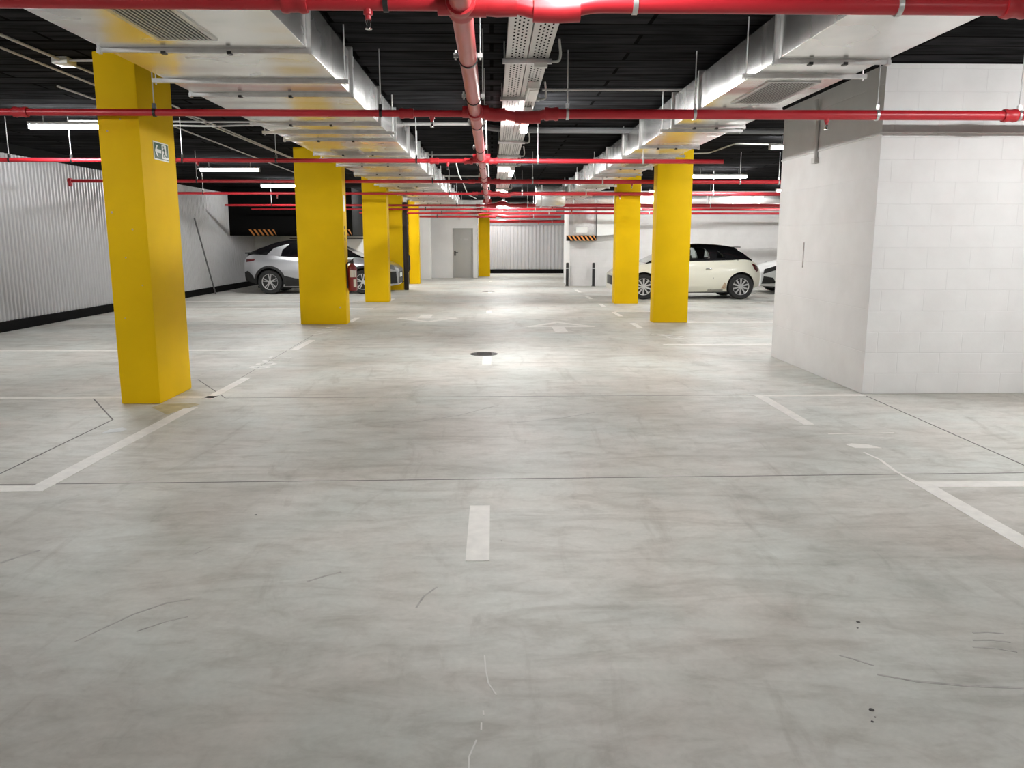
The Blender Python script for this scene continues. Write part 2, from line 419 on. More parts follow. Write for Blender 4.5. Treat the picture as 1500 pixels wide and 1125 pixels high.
# low black bulkhead over the silver car, white panel below it
bh = struct(G().box(WL, -4.36, 25.8, 28.5, 1.66, CEIL).build('trim_3', M_black, bevel=0.01), 'low black bulkhead above the silver car')
g = G(); g.box(-7.25, -3.3, 28.36, 28.46, 0.0, 1.60)
wp = g.build('panel', M_white); 
wpt = thing('white_partition', 'white partition with a dark slot along its top behind the silver car', 'panel', (-5.2, 28.45, 0)); wp.parent = wpt; wp.matrix_parent_inverse = Matrix.Translation((5.2, -28.45, 0))
def under(o, t): o.parent = t; o.matrix_parent_inverse = t.matrix_basis.inverted(); return o
under(G().box(-7.25, -3.3, 28.30, 28.46, 1.60, 1.655).build('header', M_white), wpt)
under(G().box(-6.95, -3.3, 28.345, 28.36, 1.565, 1.595).build('slot', M_black), wpt)

def hazard(x0, x1, z0, z1, y, n, label, lean=1):
    t = thing('hazard_strip', label, 'hazard strip', ((x0+x1)/2, y, z0), 0, 'orange and black hazard strips')
    under(G().box(x0, x1, y-0.012, y, z0, z1).build('backing', M_black), t)
    w = (x1-x0)/n; g = G(); h = (z1-z0)
    for k in range(n):
        a = x0 + k*w; s = 0.9*w*lean
        q = [(a+w*0.05 + (s if s < 0 else 0), z1), (a+w*0.5, z1), (a+w*0.5+s, z0), (a+w*0.05+s, z0)]
        q = [(min(max(x, x0), x1), z) for x, z in q]
        g.prism(q, y-0.016, y-0.011)
    under(g.build('stripes', M_orange), t)
hazard(-7.58, -6.72, 1.665, 1.845, 25.80, 6, 'orange striped hazard strip above the rear of the silver car')
hazard(-6.12, -5.25, 1.665, 1.845, 25.80, 6, 'orange striped hazard strip mostly hidden behind the second yellow column')
hazard(-5.05, -4.38, 1.665, 1.845, 25.80, 5, 'short end of a hazard strip seen right of the fire extinguisher column')

# low duct box with hazard strip by the bollards
t = thing('air_duct', 'low zinc duct drop above the two bollards', 'duct', (2.95, 27.1, 1.7))
under(G().box(2.66, 3.33, 26.93, 27.345, 1.68, 2.72).build('duct_body', M_galv, bevel=0.006), t)
under(G().box(2.52, 2.66, 27.0, 27.2, 1.68, CEIL).build('side_channel', M_slat), t)
under(G().box(2.75, 3.12, 26.915, 26.93, 1.76, 1.95).build('access_panel', M_signwhite), t)
under(G().box(3.33, 3.40, 26.95, 27.3, 1.68, CEIL).build('flange', M_slat), t)
hazard(2.46, 3.42, 1.505, 1.67, 26.92, 7, 'orange and black hazard strip on the duct drop over the bollards')
under(G().box(2.46, 3.42, 26.921, 27.34, 1.50, 1.675).build('strip_backing_box', M_dark), t)
g = G(); g.prism([(3.43, 2.75), (4.6, 2.75), (4.6, 1.75), (4.0, 1.70), (3.43, 1.66)], 26.95, 27.32)
tag(g.build('white_duct', M_signwhite), 'white duct section against the wall between duct drop and yellow column', 'duct')

# ------------------------------------------------------------------ floor marks (paint is part of the floor)
def fq(name, pts, m=M_line, h=0.0022, label=None):
    o = G().prism(pts, 0.0, h, 'z').build(name, m, fl)
    if label: o['label'] = label
    return o
def frect(name, x0, x1, y0, y1, m=M_line, h=0.0022): return fq(name, [(x0,y0),(x1,y0),(x1,y1),(x0,y1)], m, h)
fq('parking_line', [(-2.75,4.785),(-2.64,4.79),(-2.66,7.36),(-2.80,7.28)][0:0] or [(-2.86,4.79),(-2.74,4.79),(-2.70,7.32),(-2.81,7.25)])
fq('parking_line', [(-2.795,7.72),(-2.70,7.72),(-2.69,8.935),(-2.785,8.935)])
frect('parking_line', -7.9, -2.86, 4.79, 4.905)
frect('parking_line', -7.9, -2.70, 7.745, 7.845)
frect('parking_line', -7.9, -2.72, 11.2, 11.30); frect('parking_line', -2.82, -2.72, 11.3, 12.4)
frect('parking_line', -7.9, -3.49, 14.88, 14.98); frect('parking_line', -2.72, -2.62, 15.12, 16.0)
frect('parking_line', -7.9, -2.7, 18.25, 18.36); frect('parking_line', -7.9, -2.65, 20.42, 20.52); frect('parking_line', -2.66, -2.56, 20.5, 21.4)
fq('parking_line', [(2.57,6.46),(2.66,6.46),(2.672,7.66),(2.569,7.77)]); fq('parking_line', [(2.60,7.70),(3.665,7.70),(3.665,7.79),(2.57,7.77)])
fq('parking_line', [(2.60,2.0),(2.72,2.0),(2.742,4.86),(2.637,4.86)]); frect('parking_line', 2.74, 9.0, 4.74, 4.86)
fq('parking_line', [(2.637,4.86),(2.68,4.86),(2.66,5.04),(2.645,5.02)])
frect('parking_line', 2.5, 9, 11.66, 11.76); frect('parking_line', 2.62, 9, 17.3, 17.42); frect('parking_line', 3.62, 9, 14.9, 15.0); frect('parking_line', 3.2, 9, 19.7, 19.8)
for a, b in ((13.95,14.85),(16.2,17.2),(18.6,19.5),(21.2,22.3),(23.9,25.1)): frect('lane_edge_dash', 2.53, 2.63, a, b)
for a, b in ((3.64,4.455),(9.84,10.53),(16.97,17.65),(23.6,24.2),(30.2,30.9)): frect('lane_dash', -0.135, -0.02, a, b)
def arrow(tip, bl, br, sx0, sx1, y0, y1, dy, w):
    # outlined arrow head with a short stem
    for p, q in ((tip, bl), (tip, br), (bl, br)):
        dv = Vector((q[0]-p[0], q[1]-p[1])); nn = Vector((-dv.y, dv.x)).normalized()*w/2
        yield [(p[0]+nn.x, p[1]+nn.y), (q[0]+nn.x, q[1]+nn.y), (q[0]-nn.x, q[1]-nn.y), (p[0]-nn.x, p[1]-nn.y)]
    yield [(sx0, y0), (sx1, y0), (sx1, y1), (sx0, y1)]
for tip, bl, br, sx, yy, lb in (((1.20,15.02), (0.62,14.24), (1.80,14.24), (1.04,1.26), (13.4,14.2), 'white outlined arrow pointing away along the lane'),
                            ((-1.22,15.2), (-1.85,15.92), (-0.72,15.92), (-1.47,-1.23), (15.94,16.68), 'white outlined arrow pointing towards the viewer')):
    g = G()
    for k, q in enumerate(arrow(tip, bl, br, *sx, *yy, 0, 0.13)): g.prism(q, 0, 0.0022 + 0.0002*k, 'z')
    o = g.build('lane_arrow', M_line, fl); o['label'] = lb
def ring(g, cx, cy, r0, r1, a0=0, a1=2*PI, n=14, sx=1.0, h=0.0022):
    for k in range(n):
        a, b = a0+(a1-a0)*k/n, a0+(a1-a0)*(k+1)/n
        g.prism([(cx+sx*r0*math.cos(a), cy+r0*math.sin(a)), (cx+sx*r1*math.cos(a), cy+r1*math.sin(a)), (cx+sx*r1*math.cos(b), cy+r1*math.sin(b)), (cx+sx*r0*math.cos(b), cy+r0*math.sin(b))], 0, h, 'z')
def bar(g, a, b, w, h=0.0022):
    dv = Vector((b[0]-a[0], b[1]-a[1])); n = Vector((-dv.y, dv.x)).normalized()*w/2
    g.prism([(a[0]+n.x,a[1]+n.y),(b[0]+n.x,b[1]+n.y),(b[0]-n.x,b[1]-n.y),(a[0]-n.x,a[1]-n.y)], 0, h, 'z')
# worn bay numbers, lettered along the lane
g = G()
ring(g, -2.80, 9.68, 0.06, 0.10, sx=1.3); ring(g, -2.80, 9.95, 0.06, 0.10, sx=1.3); bar(g, (-2.93,9.75), (-2.70,9.82), 0.03)
ring(g, -2.79, 10.2, 0.06, 0.10, 0.4, 5.0, sx=1.3); bar(g, (-2.90,10.42), (-2.62,10.5), 0.035); bar(g, (-2.90,10.42), (-2.90,10.6), 0.035)
g.build('bay_number', M_faint, fl)
g = G()
bar(g, (-2.95,13.1), (-2.80,13.3), 0.05); ring(g, -2.82, 13.55, 0.06, 0.10, sx=1.3); bar(g, (-2.92,13.85), (-2.66,13.95), 0.05); ring(g, -2.80, 14.2, 0.05, 0.1, 0, 4, sx=1.3)
g.build('bay_number', M_faint, fl)
g = G()
bar(g, (2.58,13.05), (2.78,12.75), 0.05); ring(g, 2.78, 12.95, 0.06, 0.11, sx=1.3); ring(g, 2.86, 12.6, 0.06, 0.11, 0.5, 5.5, sx=1.3); bar(g, (2.70,12.42), (2.98,12.45), 0.06); bar(g, (2.9,12.62), (3.02,12.75), 0.06)
g.build('bay_number', M_faint, fl)
# saw joints
def joint(pts, w=0.008):
    g = G()
    for a, b in zip(pts, pts[1:]): bar(g, a, b, w, 0.0012)
    g.build('saw_joint', M_joint, fl)
joint([(-8, 4.86), (-2.75, 4.942), (3.48, 5.04), (9, 5.12)], 0.008); joint([(-2.6, 7.75), (2.57, 7.78)], 0.006)
joint([(-3.853, 7.747), (-3.236, 6.80), (-3.224, 5.18)], 0.012); joint([(-3.236, 8.823), (-2.593, 7.751)], 0.010)
joint([(3.665, 7.81), (3.60, 5.2), (3.55, 3.4)], 0.011); joint([(-2.9, 13.05), (-2.80, 8.95)], 0.006)
# spots and scraps of paint; the yellow smear is added for a blurred column base
fq('base_smear', [(-3.12,7.32),(-2.86,7.0),(-2.78,7.25),(-2.73,7.44),(-2.80,7.50),(-3.09,7.47)], M_smear, 0.0012, 'added dull yellow smear standing in for the blurred base of the nearest column')
fq('paint_patch', [(-3.10,6.30),(-2.97,6.35),(-2.95,6.44),(-3.02,6.50),(-3.09,6.44)], M_bluemark, 0.0016)
fq('paint_patch', [(2.63,5.80),(2.66,5.70),(2.86,5.69),(2.80,5.80),(2.69,5.84)], M_line, 0.0016)
joint_s = G()
for a, b in zip([(2.665,5.58),(2.69,5.38),(2.672,5.22),(2.655,5.09)], [(2.69,5.38),(2.672,5.22),(2.655,5.09),(2.66,5.04)]): bar(joint_s, a, b, 0.022, 0.0016)
joint_s.build('paint_dribble', M_line, fl)
g = G(); bar(g, (2.637,6.138), (3.18,6.172), 0.02, 0.0016); g.build('scratch_mark', M_line, fl)
def spot(x, y, r, m=M_spot, name='oil_spot'):
    g = G(); g.prism([(x+r*math.cos(2*PI*k/10)*random.uniform(.8,1.1), y+r*math.sin(2*PI*k/10)*random.uniform(.8,1.1)) for k in range(10)], 0, 0.0012, 'z'); g.build(name, m, fl)
for x, y, r in ((1.455,2.981,.009),(1.43,2.93,.004),(1.225,2.371,.009),(1.217,2.33,.003),(1.197,2.307,.005),(-1.32,4.33,.008),(-2.36,3.02,.007),(-2.05,2.40,.005),(0.04,3.9,.004)): spot(x, y, r)
g = G()
for a, b in (((-.035,2.752),(-.030,2.65)),((-.03,2.65),(-.02,2.56)),((-.02,2.56),(.007,2.488)),((-.036,2.397),(-.034,2.37)),((-.041,2.33),(-.041,2.289)),((-.055,2.24),(-.064,2.204)),((-.064,2.204),(-.075,2.16)),((-.075,2.16),(-.074,2.10))): bar(g, a, b, 0.005, 0.0012)
g.build('hairline_crack', M_faint, fl)
M_scuff = mat('tyre_scuff', (0.40, 0.385, 0.36), 0.6, var=0.25, scale=25)
def scuff(pts, w):
    g = G(); n = len(pts)
    for k, (a, b) in enumerate(zip(pts, pts[1:])): bar(g, a, b, w*(0.5 + 0.5*math.sin(PI*(k+0.5)/(n-1))), 0.0008)
    g.build('tyre_scuff', M_scuff, fl)
for pts, w in (([(-1.591,2.892),(-1.534,3.0),(-1.471,3.117),(-1.374,3.222),(-1.28,3.258)], .010), ([(-1.393,2.969),(-1.308,3.053),(-1.24,3.09)], .008), ([(1.345,2.586),(1.454,2.539),(1.625,2.504),(1.803,2.487),(1.95,2.48)], .013),
               ([(1.86,2.88),(1.92,2.883),(1.976,2.872)], .008), ([(1.825,2.821),(1.90,2.82),(1.958,2.802)], .010), ([(1.794,2.769),(1.87,2.76),(1.937,2.73)], .009), ([(-.834,3.424),(-.77,3.48),(-.701,3.526)], .014), ([(-1.459,3.758),(-1.43,3.81),(-1.407,3.846)], .009),
               ([(-2.332,3.669),(-2.28,3.76),(-2.234,3.829)], .020), ([(-.322,3.152),(-.30,3.26),(-.25,3.352)], .010), ([(1.269,2.721),(1.31,2.69),(1.361,2.646)], .009), ([(.9,7.0),(.55,6.75),(.2,6.62)], .012), ([(-0.9,6.5),(-0.3,6.9),(0.05,7.35)], .010)): scuff(pts, w)
# manhole covers (lift out)
for (x, y, r, lb) in ((-0.119,10.78,0.185,'dark round drain cover on the centre line beyond the nearest dash'),(-0.12,24.4,0.20,'far drain cover, a thin dark ellipse near the end of the lane')):
    t = thing('drain_cover', lb, 'drain cover', (x, y, 0), 0, 'round drain covers')
    G().lathe([(r, 0), (r, 0.004), (r-0.02, 0.006), (0, 0.006)]).build('cover', M_iron, t)
    g = G(); 
    for k in range(-2, 3): g.box(-0.1, 0.1, k*0.05-0.008, k*0.05+0.008, 0.006, 0.009)
    g.build('tread', M_iron, t)

# ------------------------------------------------------------------ yellow columns
def column(x0, x1, y0, y1, label):
    t = thing('yellow_column', label, 'column', ((x0+x1)/2, (y0+y1)/2, 0), 0, 'yellow concrete columns')
    hx, hy = (x1-x0)/2, (y1-y0)/2
    G().box(-hx, hx, -hy, hy, 0, CEIL).build('shaft', M_yellow, t, bevel=0.018)
    return t
c1 = column(-3.463, -3.10, 7.47, 8.27, 'nearest yellow column on the left, with the green exit sign')
for (px, py, r) in ((-.10, 2.45, .008), (.02, 2.55, .007), (.05, 1.6, .008), (-.03, 1.35, .007), (.1, 1.1, .006), (-.08, .8, .006), (-.12, 1.75, .01)):
    G().lathe([(r, -0.002), (r, 0.0)], (px, -0.4, py), 'y', 10).build('tie_hole', M_rust, c1)
c2 = column(-3.492, -2.655, 14.76, 15.10, 'wide yellow column on the left with a fire extinguisher on its side')
G().lathe([(0.016, -0.003), (0.016, 0.0)], (0.31, -0.17, 0.31), 'y', 10).build('tie_hole', M_rust, c2)
g = G(); g.box(0.418, 0.424, -0.13, 0.02, 2.02, 2.30); g.build('wall_plate', M_signwhite, c2)
for z in (1.50, 1.60, 1.70): G().box(0.418, 0.423, -0.10, -0.03, z, z+0.06).build('stencil_mark', M_dark, c2)
column(-3.164, -2.57, 20.2, 20.6, 'third yellow column on the left, just right of the fire extinguisher')
column(-3.30, -2.735, 25.12, 25.55, 'shaded yellow column on the left carrying the dark brown pipe')
column(-2.925, -2.56, 28.72, 29.1, 'bright yellow column on the left beside the narrow white pier')
column(-0.60, -0.10, 34.75, 35.2, 'farthest yellow column between grey door and corrugated wall')
column(2.977, 3.621, 14.92, 15.25, 'nearer yellow column on the right, in front of the cream car')
column(2.94, 3.515, 19.5, 19.9, 'farther yellow column on the right, at the nose of the cream car')

# dark pipe + black device on the fourth column
t = thing('brown_pipe', 'dark brown vertical pipe on the side of the shaded yellow column', 'pipe', (-2.655, 25.16, 0))
G().box(-0.072, 0.072, -0.04, 0.04, 0, 2.66).build('casing', M_brown, t, bevel=0.03)
g = G(); g.box(0.072, 0.13, -0.05, 0.05, 0.62, 1.05); g.rod((0.10, -0.02, 1.05), (0.05, -0.02, 1.12), 0.02); g.rod((0.10, -0.02, 0.62), (0.06, -0.02, 0.55), 0.02)
g.build('bracket', M_dark, t, bevel=0.01)

# exit sign on the right face of the first column
t = thing('exit_sign', 'green and white emergency exit sign on the nearest yellow column', 'sign', (-3.10, 7.905, 2.32))
G().box(0, 0.006, -0.172, 0.172, -0.083, 0.083).build('sign_plate', M_signwhite, t)
G().box(0.006, 0.0075, -0.160, 0.010, -0.071, 0.071).build('green_field', M_green, t)
g = G(); g.box(0.006, 0.0075, 0.118, 0.160, -0.040, 0.071); g.box(0.006, 0.0075, 0.010, 0.118, 0.066, 0.071); g.box(0.006, 0.0075, 0.01, 0.16, -0.071, -0.064); g.build('door_pictogram', M_green, t)
g = G(); g.prism([(-0.150,0.0),(-0.105,0.052),(-0.078,0.052),(-0.108,0.016),(-0.012,0.016),(-0.012,-0.016),(-0.108,-0.016),(-0.078,-0.052),(-0.105,-0.052)], 0.0075, 0.009, 'x')
g.build('arrow', M_signwhite, t)
g = G()   # running figure
g.lathe([(0.010, 0.0062), (0.010, 0.008)], (0, 0.052, 0.046), 'x', 14)
for a, b, w in (((0.058,0.034),(0.072,-0.008),0.010),((0.072,-0.008),(0.045,-0.024),0.007),((0.045,-0.024),(0.05,-0.052),0.006),((0.072,-0.008),(0.092,-0.036),0.007),((0.092,-0.036),(0.115,-0.040),0.006),((0.06,0.028),(0.036,0.012),0.005),((0.06,0.028),(0.088,0.014),0.005)):
    dv = Vector((b[0]-a[0], b[1]-a[1])); n = Vector((-dv.y, dv.x)).normalized()*w
    g.prism([(a[0]+n.x,a[1]+n.y),(b[0]+n.x,b[1]+n.y),(b[0]-n.x,b[1]-n.y),(a[0]-n.x,a[1]-n.y)], 0.0062, 0.008, 'x')
g.build('running_figure', M_green, t)

# fire extinguisher on the second column
t = thing('fire_extinguisher', 'dark red fire extinguisher hanging on the side of the wide yellow column', 'fire extinguisher', (-2.555, 14.92, 0.60))
G().lathe([(0.0, 0), (0.075, 0.0), (0.085, 0.02), (0.085, 0.40), (0.07, 0.45), (0.035, 0.48), (0.03, 0.50), (0, 0.5)], n=24).build('cylinder', M_extred, t)
g = G(); g.lathe([(0.03, 0.49), (0.03, 0.54), (0, 0.54)], n=12); g.prism([(-0.03,0.53),(0.0,0.56),(0.045,0.60),(0.03,0.565),(0.02,0.53)], -0.012, 0.012); g.build('valve', M_dark, t)
g = G(); g.tube(arc_path([(-0.02,-0.02,0.52),(-0.09,-0.05,0.50),(-0.085,-0.06,0.2),(-0.075,-0.06,0.05)], 0.05), 0.011, 8); g.build('hose', M_dark, t)
g = G()
def lab(a0, a1, z0, z1):
    n = 8; 
    vs = [(0.0865*math.cos(a0+(a1-a0)*k/n), 0.0865*math.sin(a0+(a1-a0)*k/n), z) for z in (z0, z1) for k in range(n+1)]
    g.add(vs, [(k, k+1, n+2+k, n+1+k) for k in range(n)])
lab(-1.9, -1.1, 0.25, 0.38); lab(-0.95, -0.45, 0.25, 0.37); lab(-1.2, -0.5, 0.07, 0.21)
g.build('paper_label', M_paper, t)
G().box(-0.095, -0.07, -0.02, 0.02, 0.30, 0.42).build('bracket', M_dark, t)

# pole leaning on the corrugated wall
g = G(); g.rod((-7.98, 22.30, 2.1), (-7.90, 23.35, 0.01), 0.022)
tag(g.build('pole', M_pole), 'thin dark pole leaning against the corrugated wall', 'pole')

# bollards
for x, lb in ((2.50, 'left black bollard below the hazard striped duct'), (3.37, 'right black bollard in front of the white wall')):
    t = thing('bollard', lb, 'bollard', (x, 27.12 if x > 3 else 27.2, 0), 0, 'black bollards')
    G().lathe([(0.075, 0), (0.075, 0.012), (0.048, 0.02), (0.048, 0.74), (0.044, 0.775), (0, 0.785)]).build('post', M_dark, t)
    G().lathe([(0.0495, 0.58), (0.0495, 0.615)]).build('band', M_slat, t)

# ------------------------------------------------------------------ sprinkler pipework
def coupling(g, x, y, z, r, w=0.06, ax='x'):
    prof = [(r, -w), (r+0.012, -w), (r+0.016, -w*0.6), (r+0.010, -w*0.3), (r+0.010, w*0.3), (r+0.016, w*0.6), (r+0.012, w), (r, w)]
    g.lathe(prof, (x, y, z), ax, 18)
def cross_pipe(label, y, z, x0, x1, r0, r1, hang, heads, coup, bend=None, endcap=False, name='sprinkler_pipe'):
    t = thing(name, label, 'pipe', (0, y, z), 0, 'red cross pipes')
    xm = -0.14
    g = G(); g.rod((x0, 0, 0), (xm, 0, 0), r0, 16)
    if bend:
        path = arc_path([(xm, 0, 0.0), (0.07, 0, 0.005), (0.29, 0, -bend), (0.46, 0, 0.0), (x1, 0, 0.0)], 0.10, 5)
    else: path = [(xm, 0, 0), (x1, 0, 0)]
    g.tube(path, r1, 16)
    if endcap: g.lathe([(r0*1.7, -0.03), (r0*1.7, 0.03)], (x0, 0, 0), 'x', 14); g.rod((x0, 0, 0), (x0, 0, -0.10), r0*1.2, 10)
    g.build('pipe', M_red, t)
    for x in coup:
        r = r0 if x < xm else r1
        g = G(); coupling(g, x, 0, 0, r); g.build('coupling', M_redfit, t)
    if bend:
        for (xa, za, xb, zb) in ((-0.06, 0.0, 0.12, -0.005), (0.20, -bend*0.6, 0.42, -bend*0.55)):
            g = G(); g.tube([(xa, 0, za), ((xa+xb)/2, 0, (za+zb)/2 - 0.006), (xb, 0, zb)], r1+0.013, 16); g.build('elbow', M_redfit, t)
    for x in hang:
        r = (r0 if x < xm else r1)
        h = G().rod((x, 0, r), (x, 0, CEIL - z - 0.001), 0.0055, 8).build('hanger_rod', M_zinc, t)
        g = G(); g.lathe([(r, -0.012), (r+0.007, -0.012), (r+0.007, 0.012), (r, 0.012)], (x, 0, 0), 'x', 18); g.box(x-0.014, x+0.014, -0.014, 0.014, r+0.004, r+0.045)
        g.build('clamp', M_galv if x > 0.3 else M_dark, h)
    for x in heads:
        r = r0 if x < xm else r1
        h = G().lathe([(0.022, 0.0), (0.022, -r-0.018), (0.014, -r-0.022), (0.014, -r-0.04), (0, -r-0.04)], (x, 0, 0), 'z', 12).build('sprinkler_head', M_redfit, t)
        g = G(); g.rod((x-0.012, 0, -r-0.04), (x-0.004, 0, -r-0.08), 0.003, 6); g.rod((x+0.012, 0, -r-0.04), (x+0.004, 0, -r-0.08), 0.003, 6)
        g.rod((x, 0, -r-0.04), (x, 0, -r-0.08), 0.004, 6); g.lathe([(0.017, -r-0.084), (0.017, -r-0.080)], (x, 0, 0), 'z', 12)
        g.build('deflector', M_chrome, h)
    return t
P = [
 ('thick red pipe crossing the top edge of the picture, nearest of all', 4.1, 2.612, -8.0, 11.9, 0.037, 0.041, (-.5,.684,1.955,-3.2,3.6), (-.585,), (-.93,2.53), .05, False),
 ('red cross pipe passing in front of the nearest column and the white block', 7.35, 2.590, -8.0, 11.9, 0.0295, 0.042, (-5.3,-2.91,-.965,.66,1.775,3.39,4.66), (-.52,2.95), (-4.05,-.74,.52,4.58), .045, False),
 ('red cross pipe behind the nearest column, ending short of the white block', 11.3, 2.562, -8.0, 3.15, 0.028, 0.030, (-6.44,-5.62,-4.15,-2.9,-1.02,.62,2.05), (-3.95,-.60), (-.78,-.32,.02,-4.3), None, False),
 ('red cross pipe at the top of the wide column, with capped left end', 15.4, 2.580, -7.72, 8.0, 0.029, 0.040, (-5.42,-3.6,-1.1,.75,2.05,4.62,5.35), (-3.5,2.6), (-.38,.1), None, True),
 ('red cross pipe just below the left lamps, in front of the low black bulkhead', 19.4, 2.585, -7.6, 11.9, 0.029, 0.042, (-6.7,-4.2,-1.0,.7,2.2,5.2), (-5,3), (-.4,.12), .05, False),
]
for a in P: cross_pipe(*a[:5], a[5], a[6], a[7], a[8], a[9], a[10], a[11])
cross_pipe('red cross pipe passing just beyond the cream car, with a bend by the main pipe', 23.4, 2.485, -7.5, 11.9, 0.028, 0.05, (-6.2,-3.6,-1.0,1.0,3.5,6.2), (1.7,), (-.4,.9), -.10)
cross_pipe('thin red cross pipe in front of the hazard striped bulkhead', 24.9, 2.435, -7.2, 11.9, 0.026, 0.034, (-5.5,-2.0,1.3,4.5), (-5.7,2.4), (-.4,.4), None)
cross_pipe('red cross pipe in front of the duct drop over the bollards', 26.2, 2.36, -4.2, 11.9, 0.028, 0.036, (-1.6,1.8,5.0), (1.2,), (-.4,.5), None)
cross_pipe('red cross pipe nearest the grey door, left part of the far ceiling', 30.0, 2.36, -2.8, 2.5, 0.034, 0.045, (-2.0,1.5), (-1.2,), (-.5,.4), -.06)
cross_pipe('last red cross pipe in front of the far corrugated wall', 35.9, 2.33, -0.5, 3.25, 0.05, 0.066, (1.2,2.6), (2.0,), (.9,), None)

t = thing('main_pipe', 'thick red main pipe running down the middle of the ceiling', 'pipe', (-0.145, 0, 2.605))
G().rod((0, -7.9, 0), (0, 30.1, 0), 0.054, 20).build('pipe', M_redmain, t)
for y in (4.1, 7.35, 11.3, 15.4, 19.4, 23.4, 26.2):
    g = G(); coupling(g, 0, y, 0, 0.056, 0.085, 'y'); g.tube([(0, y, 0), (0.12, y, 0)], 0.056, 14); g.tube([(-0.11, y, 0), (0, y, 0)], 0.05, 14)
    g.build('saddle_tee', M_redfit, t)
for y in (5.25, 6.65, 8.1, 10.2, 12.4, 14.4, 17.2, 21.2, 24.9):
    g = G(); g.lathe([(0.054, -0.012), (0.060, -0.012), (0.060, 0.012), (0.054, 0.012)], (0, y, 0), 'y', 20)
    h = g.build('clamp', M_dark, t)
    for sx in (-1, 1):
        g = G(); g.box(sx*0.073-0.015, sx*0.073+0.015, y-0.012, y+0.012, 0.004, 0.03); g.rod((sx*0.075, y, -0.01), (sx*0.075, y, 0.045), 0.007); g.build('clamp_bolt', M_galv, h)
    G().rod((0.075, y, 0.04), (0.075, y, CEIL-2.605-0.001), 0.005).build('hanger_rod', M_zinc, t)

# ------------------------------------------------------------------ ventilation ducts
CLIP = G().box(-0.014, 0.014, -0.026, 0.022, -0.038, -0.020).mesh('flange_clip'); CLIP.materials.append(M_dark)
CORNER = G().box(-0.011, 0.011, -0.022, 0.022, -0.034, -0.004).mesh('corner_clip'); CORNER.materials.append(M_galv)
def flange(t, x0, x1, y, z0, z1, clips=True):
    g = G(); e = 0.028; w = 0.016
    for yy in (y-w, y+0.002):
        g.box(x0-e, x1+e, yy, yy+w-0.002, z0-e, z0-0.001); g.box(x0-e, x1+e, yy, yy+w-0.002, z1+0.001, z1+e)
        g.box(x0-e, x0-0.001, yy, yy+w-0.002, z0-0.001, z1+0.001); g.box(x1+0.001, x1+e, yy, yy+w-0.002, z0-0.001, z1+0.001)
    f = g.build('flange', M_galv, t)
    if clips:
        xs = [(x0 + (x1-x0)*q, CLIP) for q in (0.30, 0.62)] + [(x0-e+0.008, CORNER), (x1+e-0.008, CORNER)]
        for x, me in xs: put('flange_clip', me, f, (x, y, z0))
def trapeze(t, x0, x1, y, z0):
    b = G().box(x0-0.09, x1+0.09, y-0.021, y+0.021, z0-0.030, z0-0.0005).build('support_bar', M_galv, t)
    for x in (x0-0.065, x1+0.065): G().rod((x, y, z0-0.045), (x, y, CEIL-0.001), 0.0055).build('hanger_rod', M_zinc, b)
def grille(t, x0, x1, y0, y1, z0):
    g = G(); fw = 0.028
    g.box(x0, x1, y0, y0+fw, z0-0.012, z0-0.0005); g.box(x0, x1, y1-fw, y1, z0-0.012, z0-0.0005); g.box(x0, x0+fw, y0+fw, y1-fw, z0-0.012, z0-0.0005); g.box(x1-fw, x1, y0+fw, y1-fw, z0-0.012, z0-0.0005)
    f = g.build('air_grille', M_galv, t)
    G().box(x0+fw, x1-fw, y0+fw, y1-fw, z0-0.004, z0-0.0005).build('grille_cavity', M_cavity, f)
    g = G(); n = int((x1-x0-2*fw)/0.025)
    for k in range(n):
        x = x0+fw + (k+0.5)*(x1-x0-2*fw)/n
        g.box(x-0.0075, x+0.0045, y0+fw, y1-fw, z0-0.0125, z0-0.0085)
    g.build('slats', M_slat, f)
ZD = 2.72
def duct(label, x0, x1, y0, y1, ztop, fl_y, tr_y, gr):
    t = thing('air_duct', label, 'duct', (0, 0, 0), 0, 'long galvanised ducts')
    G().box(x0, x1, y0, y1, ZD, ztop).build('duct_body', M_duct, t, bevel=0.004)
    for y in fl_y: flange(t, x0, x1, y, ZD, ztop)
    for y in tr_y: trapeze(t, x0, x1, y, ZD)
    for a in gr: grille(t, *a, ZD)
    return t
dl = duct('wide galvanised duct running along the ceiling left of the lane', -2.50, -1.19, -7.9, 31.2, 3.06,
     [-4, -2.2, 0.2, 2.0, 3.75, 5.55, 7.15, 8.88, 10.25, 11.9, 13.6, 15.3, 17.0, 18.7, 20.4, 22.1, 23.8, 25.5, 27.2, 29.0],
     [0.3, 3.3, 6.55, 9.55, 12.6, 15.7, 18.3, 21.5, 24.6, 27.7],
     [(-2.05, -1.68, 4.45, 5.30), (-2.20, -1.81, 11.45, 12.35), (-2.2, -1.8, 19.0, 19.9)])
dr = duct('narrower galvanised duct running along the ceiling right of the lane', 1.955, 2.70, -7.9, 24.5, 3.03,
     [-4, -2.2, 0.2, 2.2, 4.05, 5.78, 7.88, 9.0, 10.95, 12.4, 14.1, 15.8, 17.5, 19.2, 20.9, 22.6, 24.3],
     [0.3, 3.3, 6.27, 9.30, 12.02, 15.4, 18.5, 21.6],
     [(2.14, 2.555, 6.52, 7.52), (2.15, 2.55, 12.9, 13.8)])
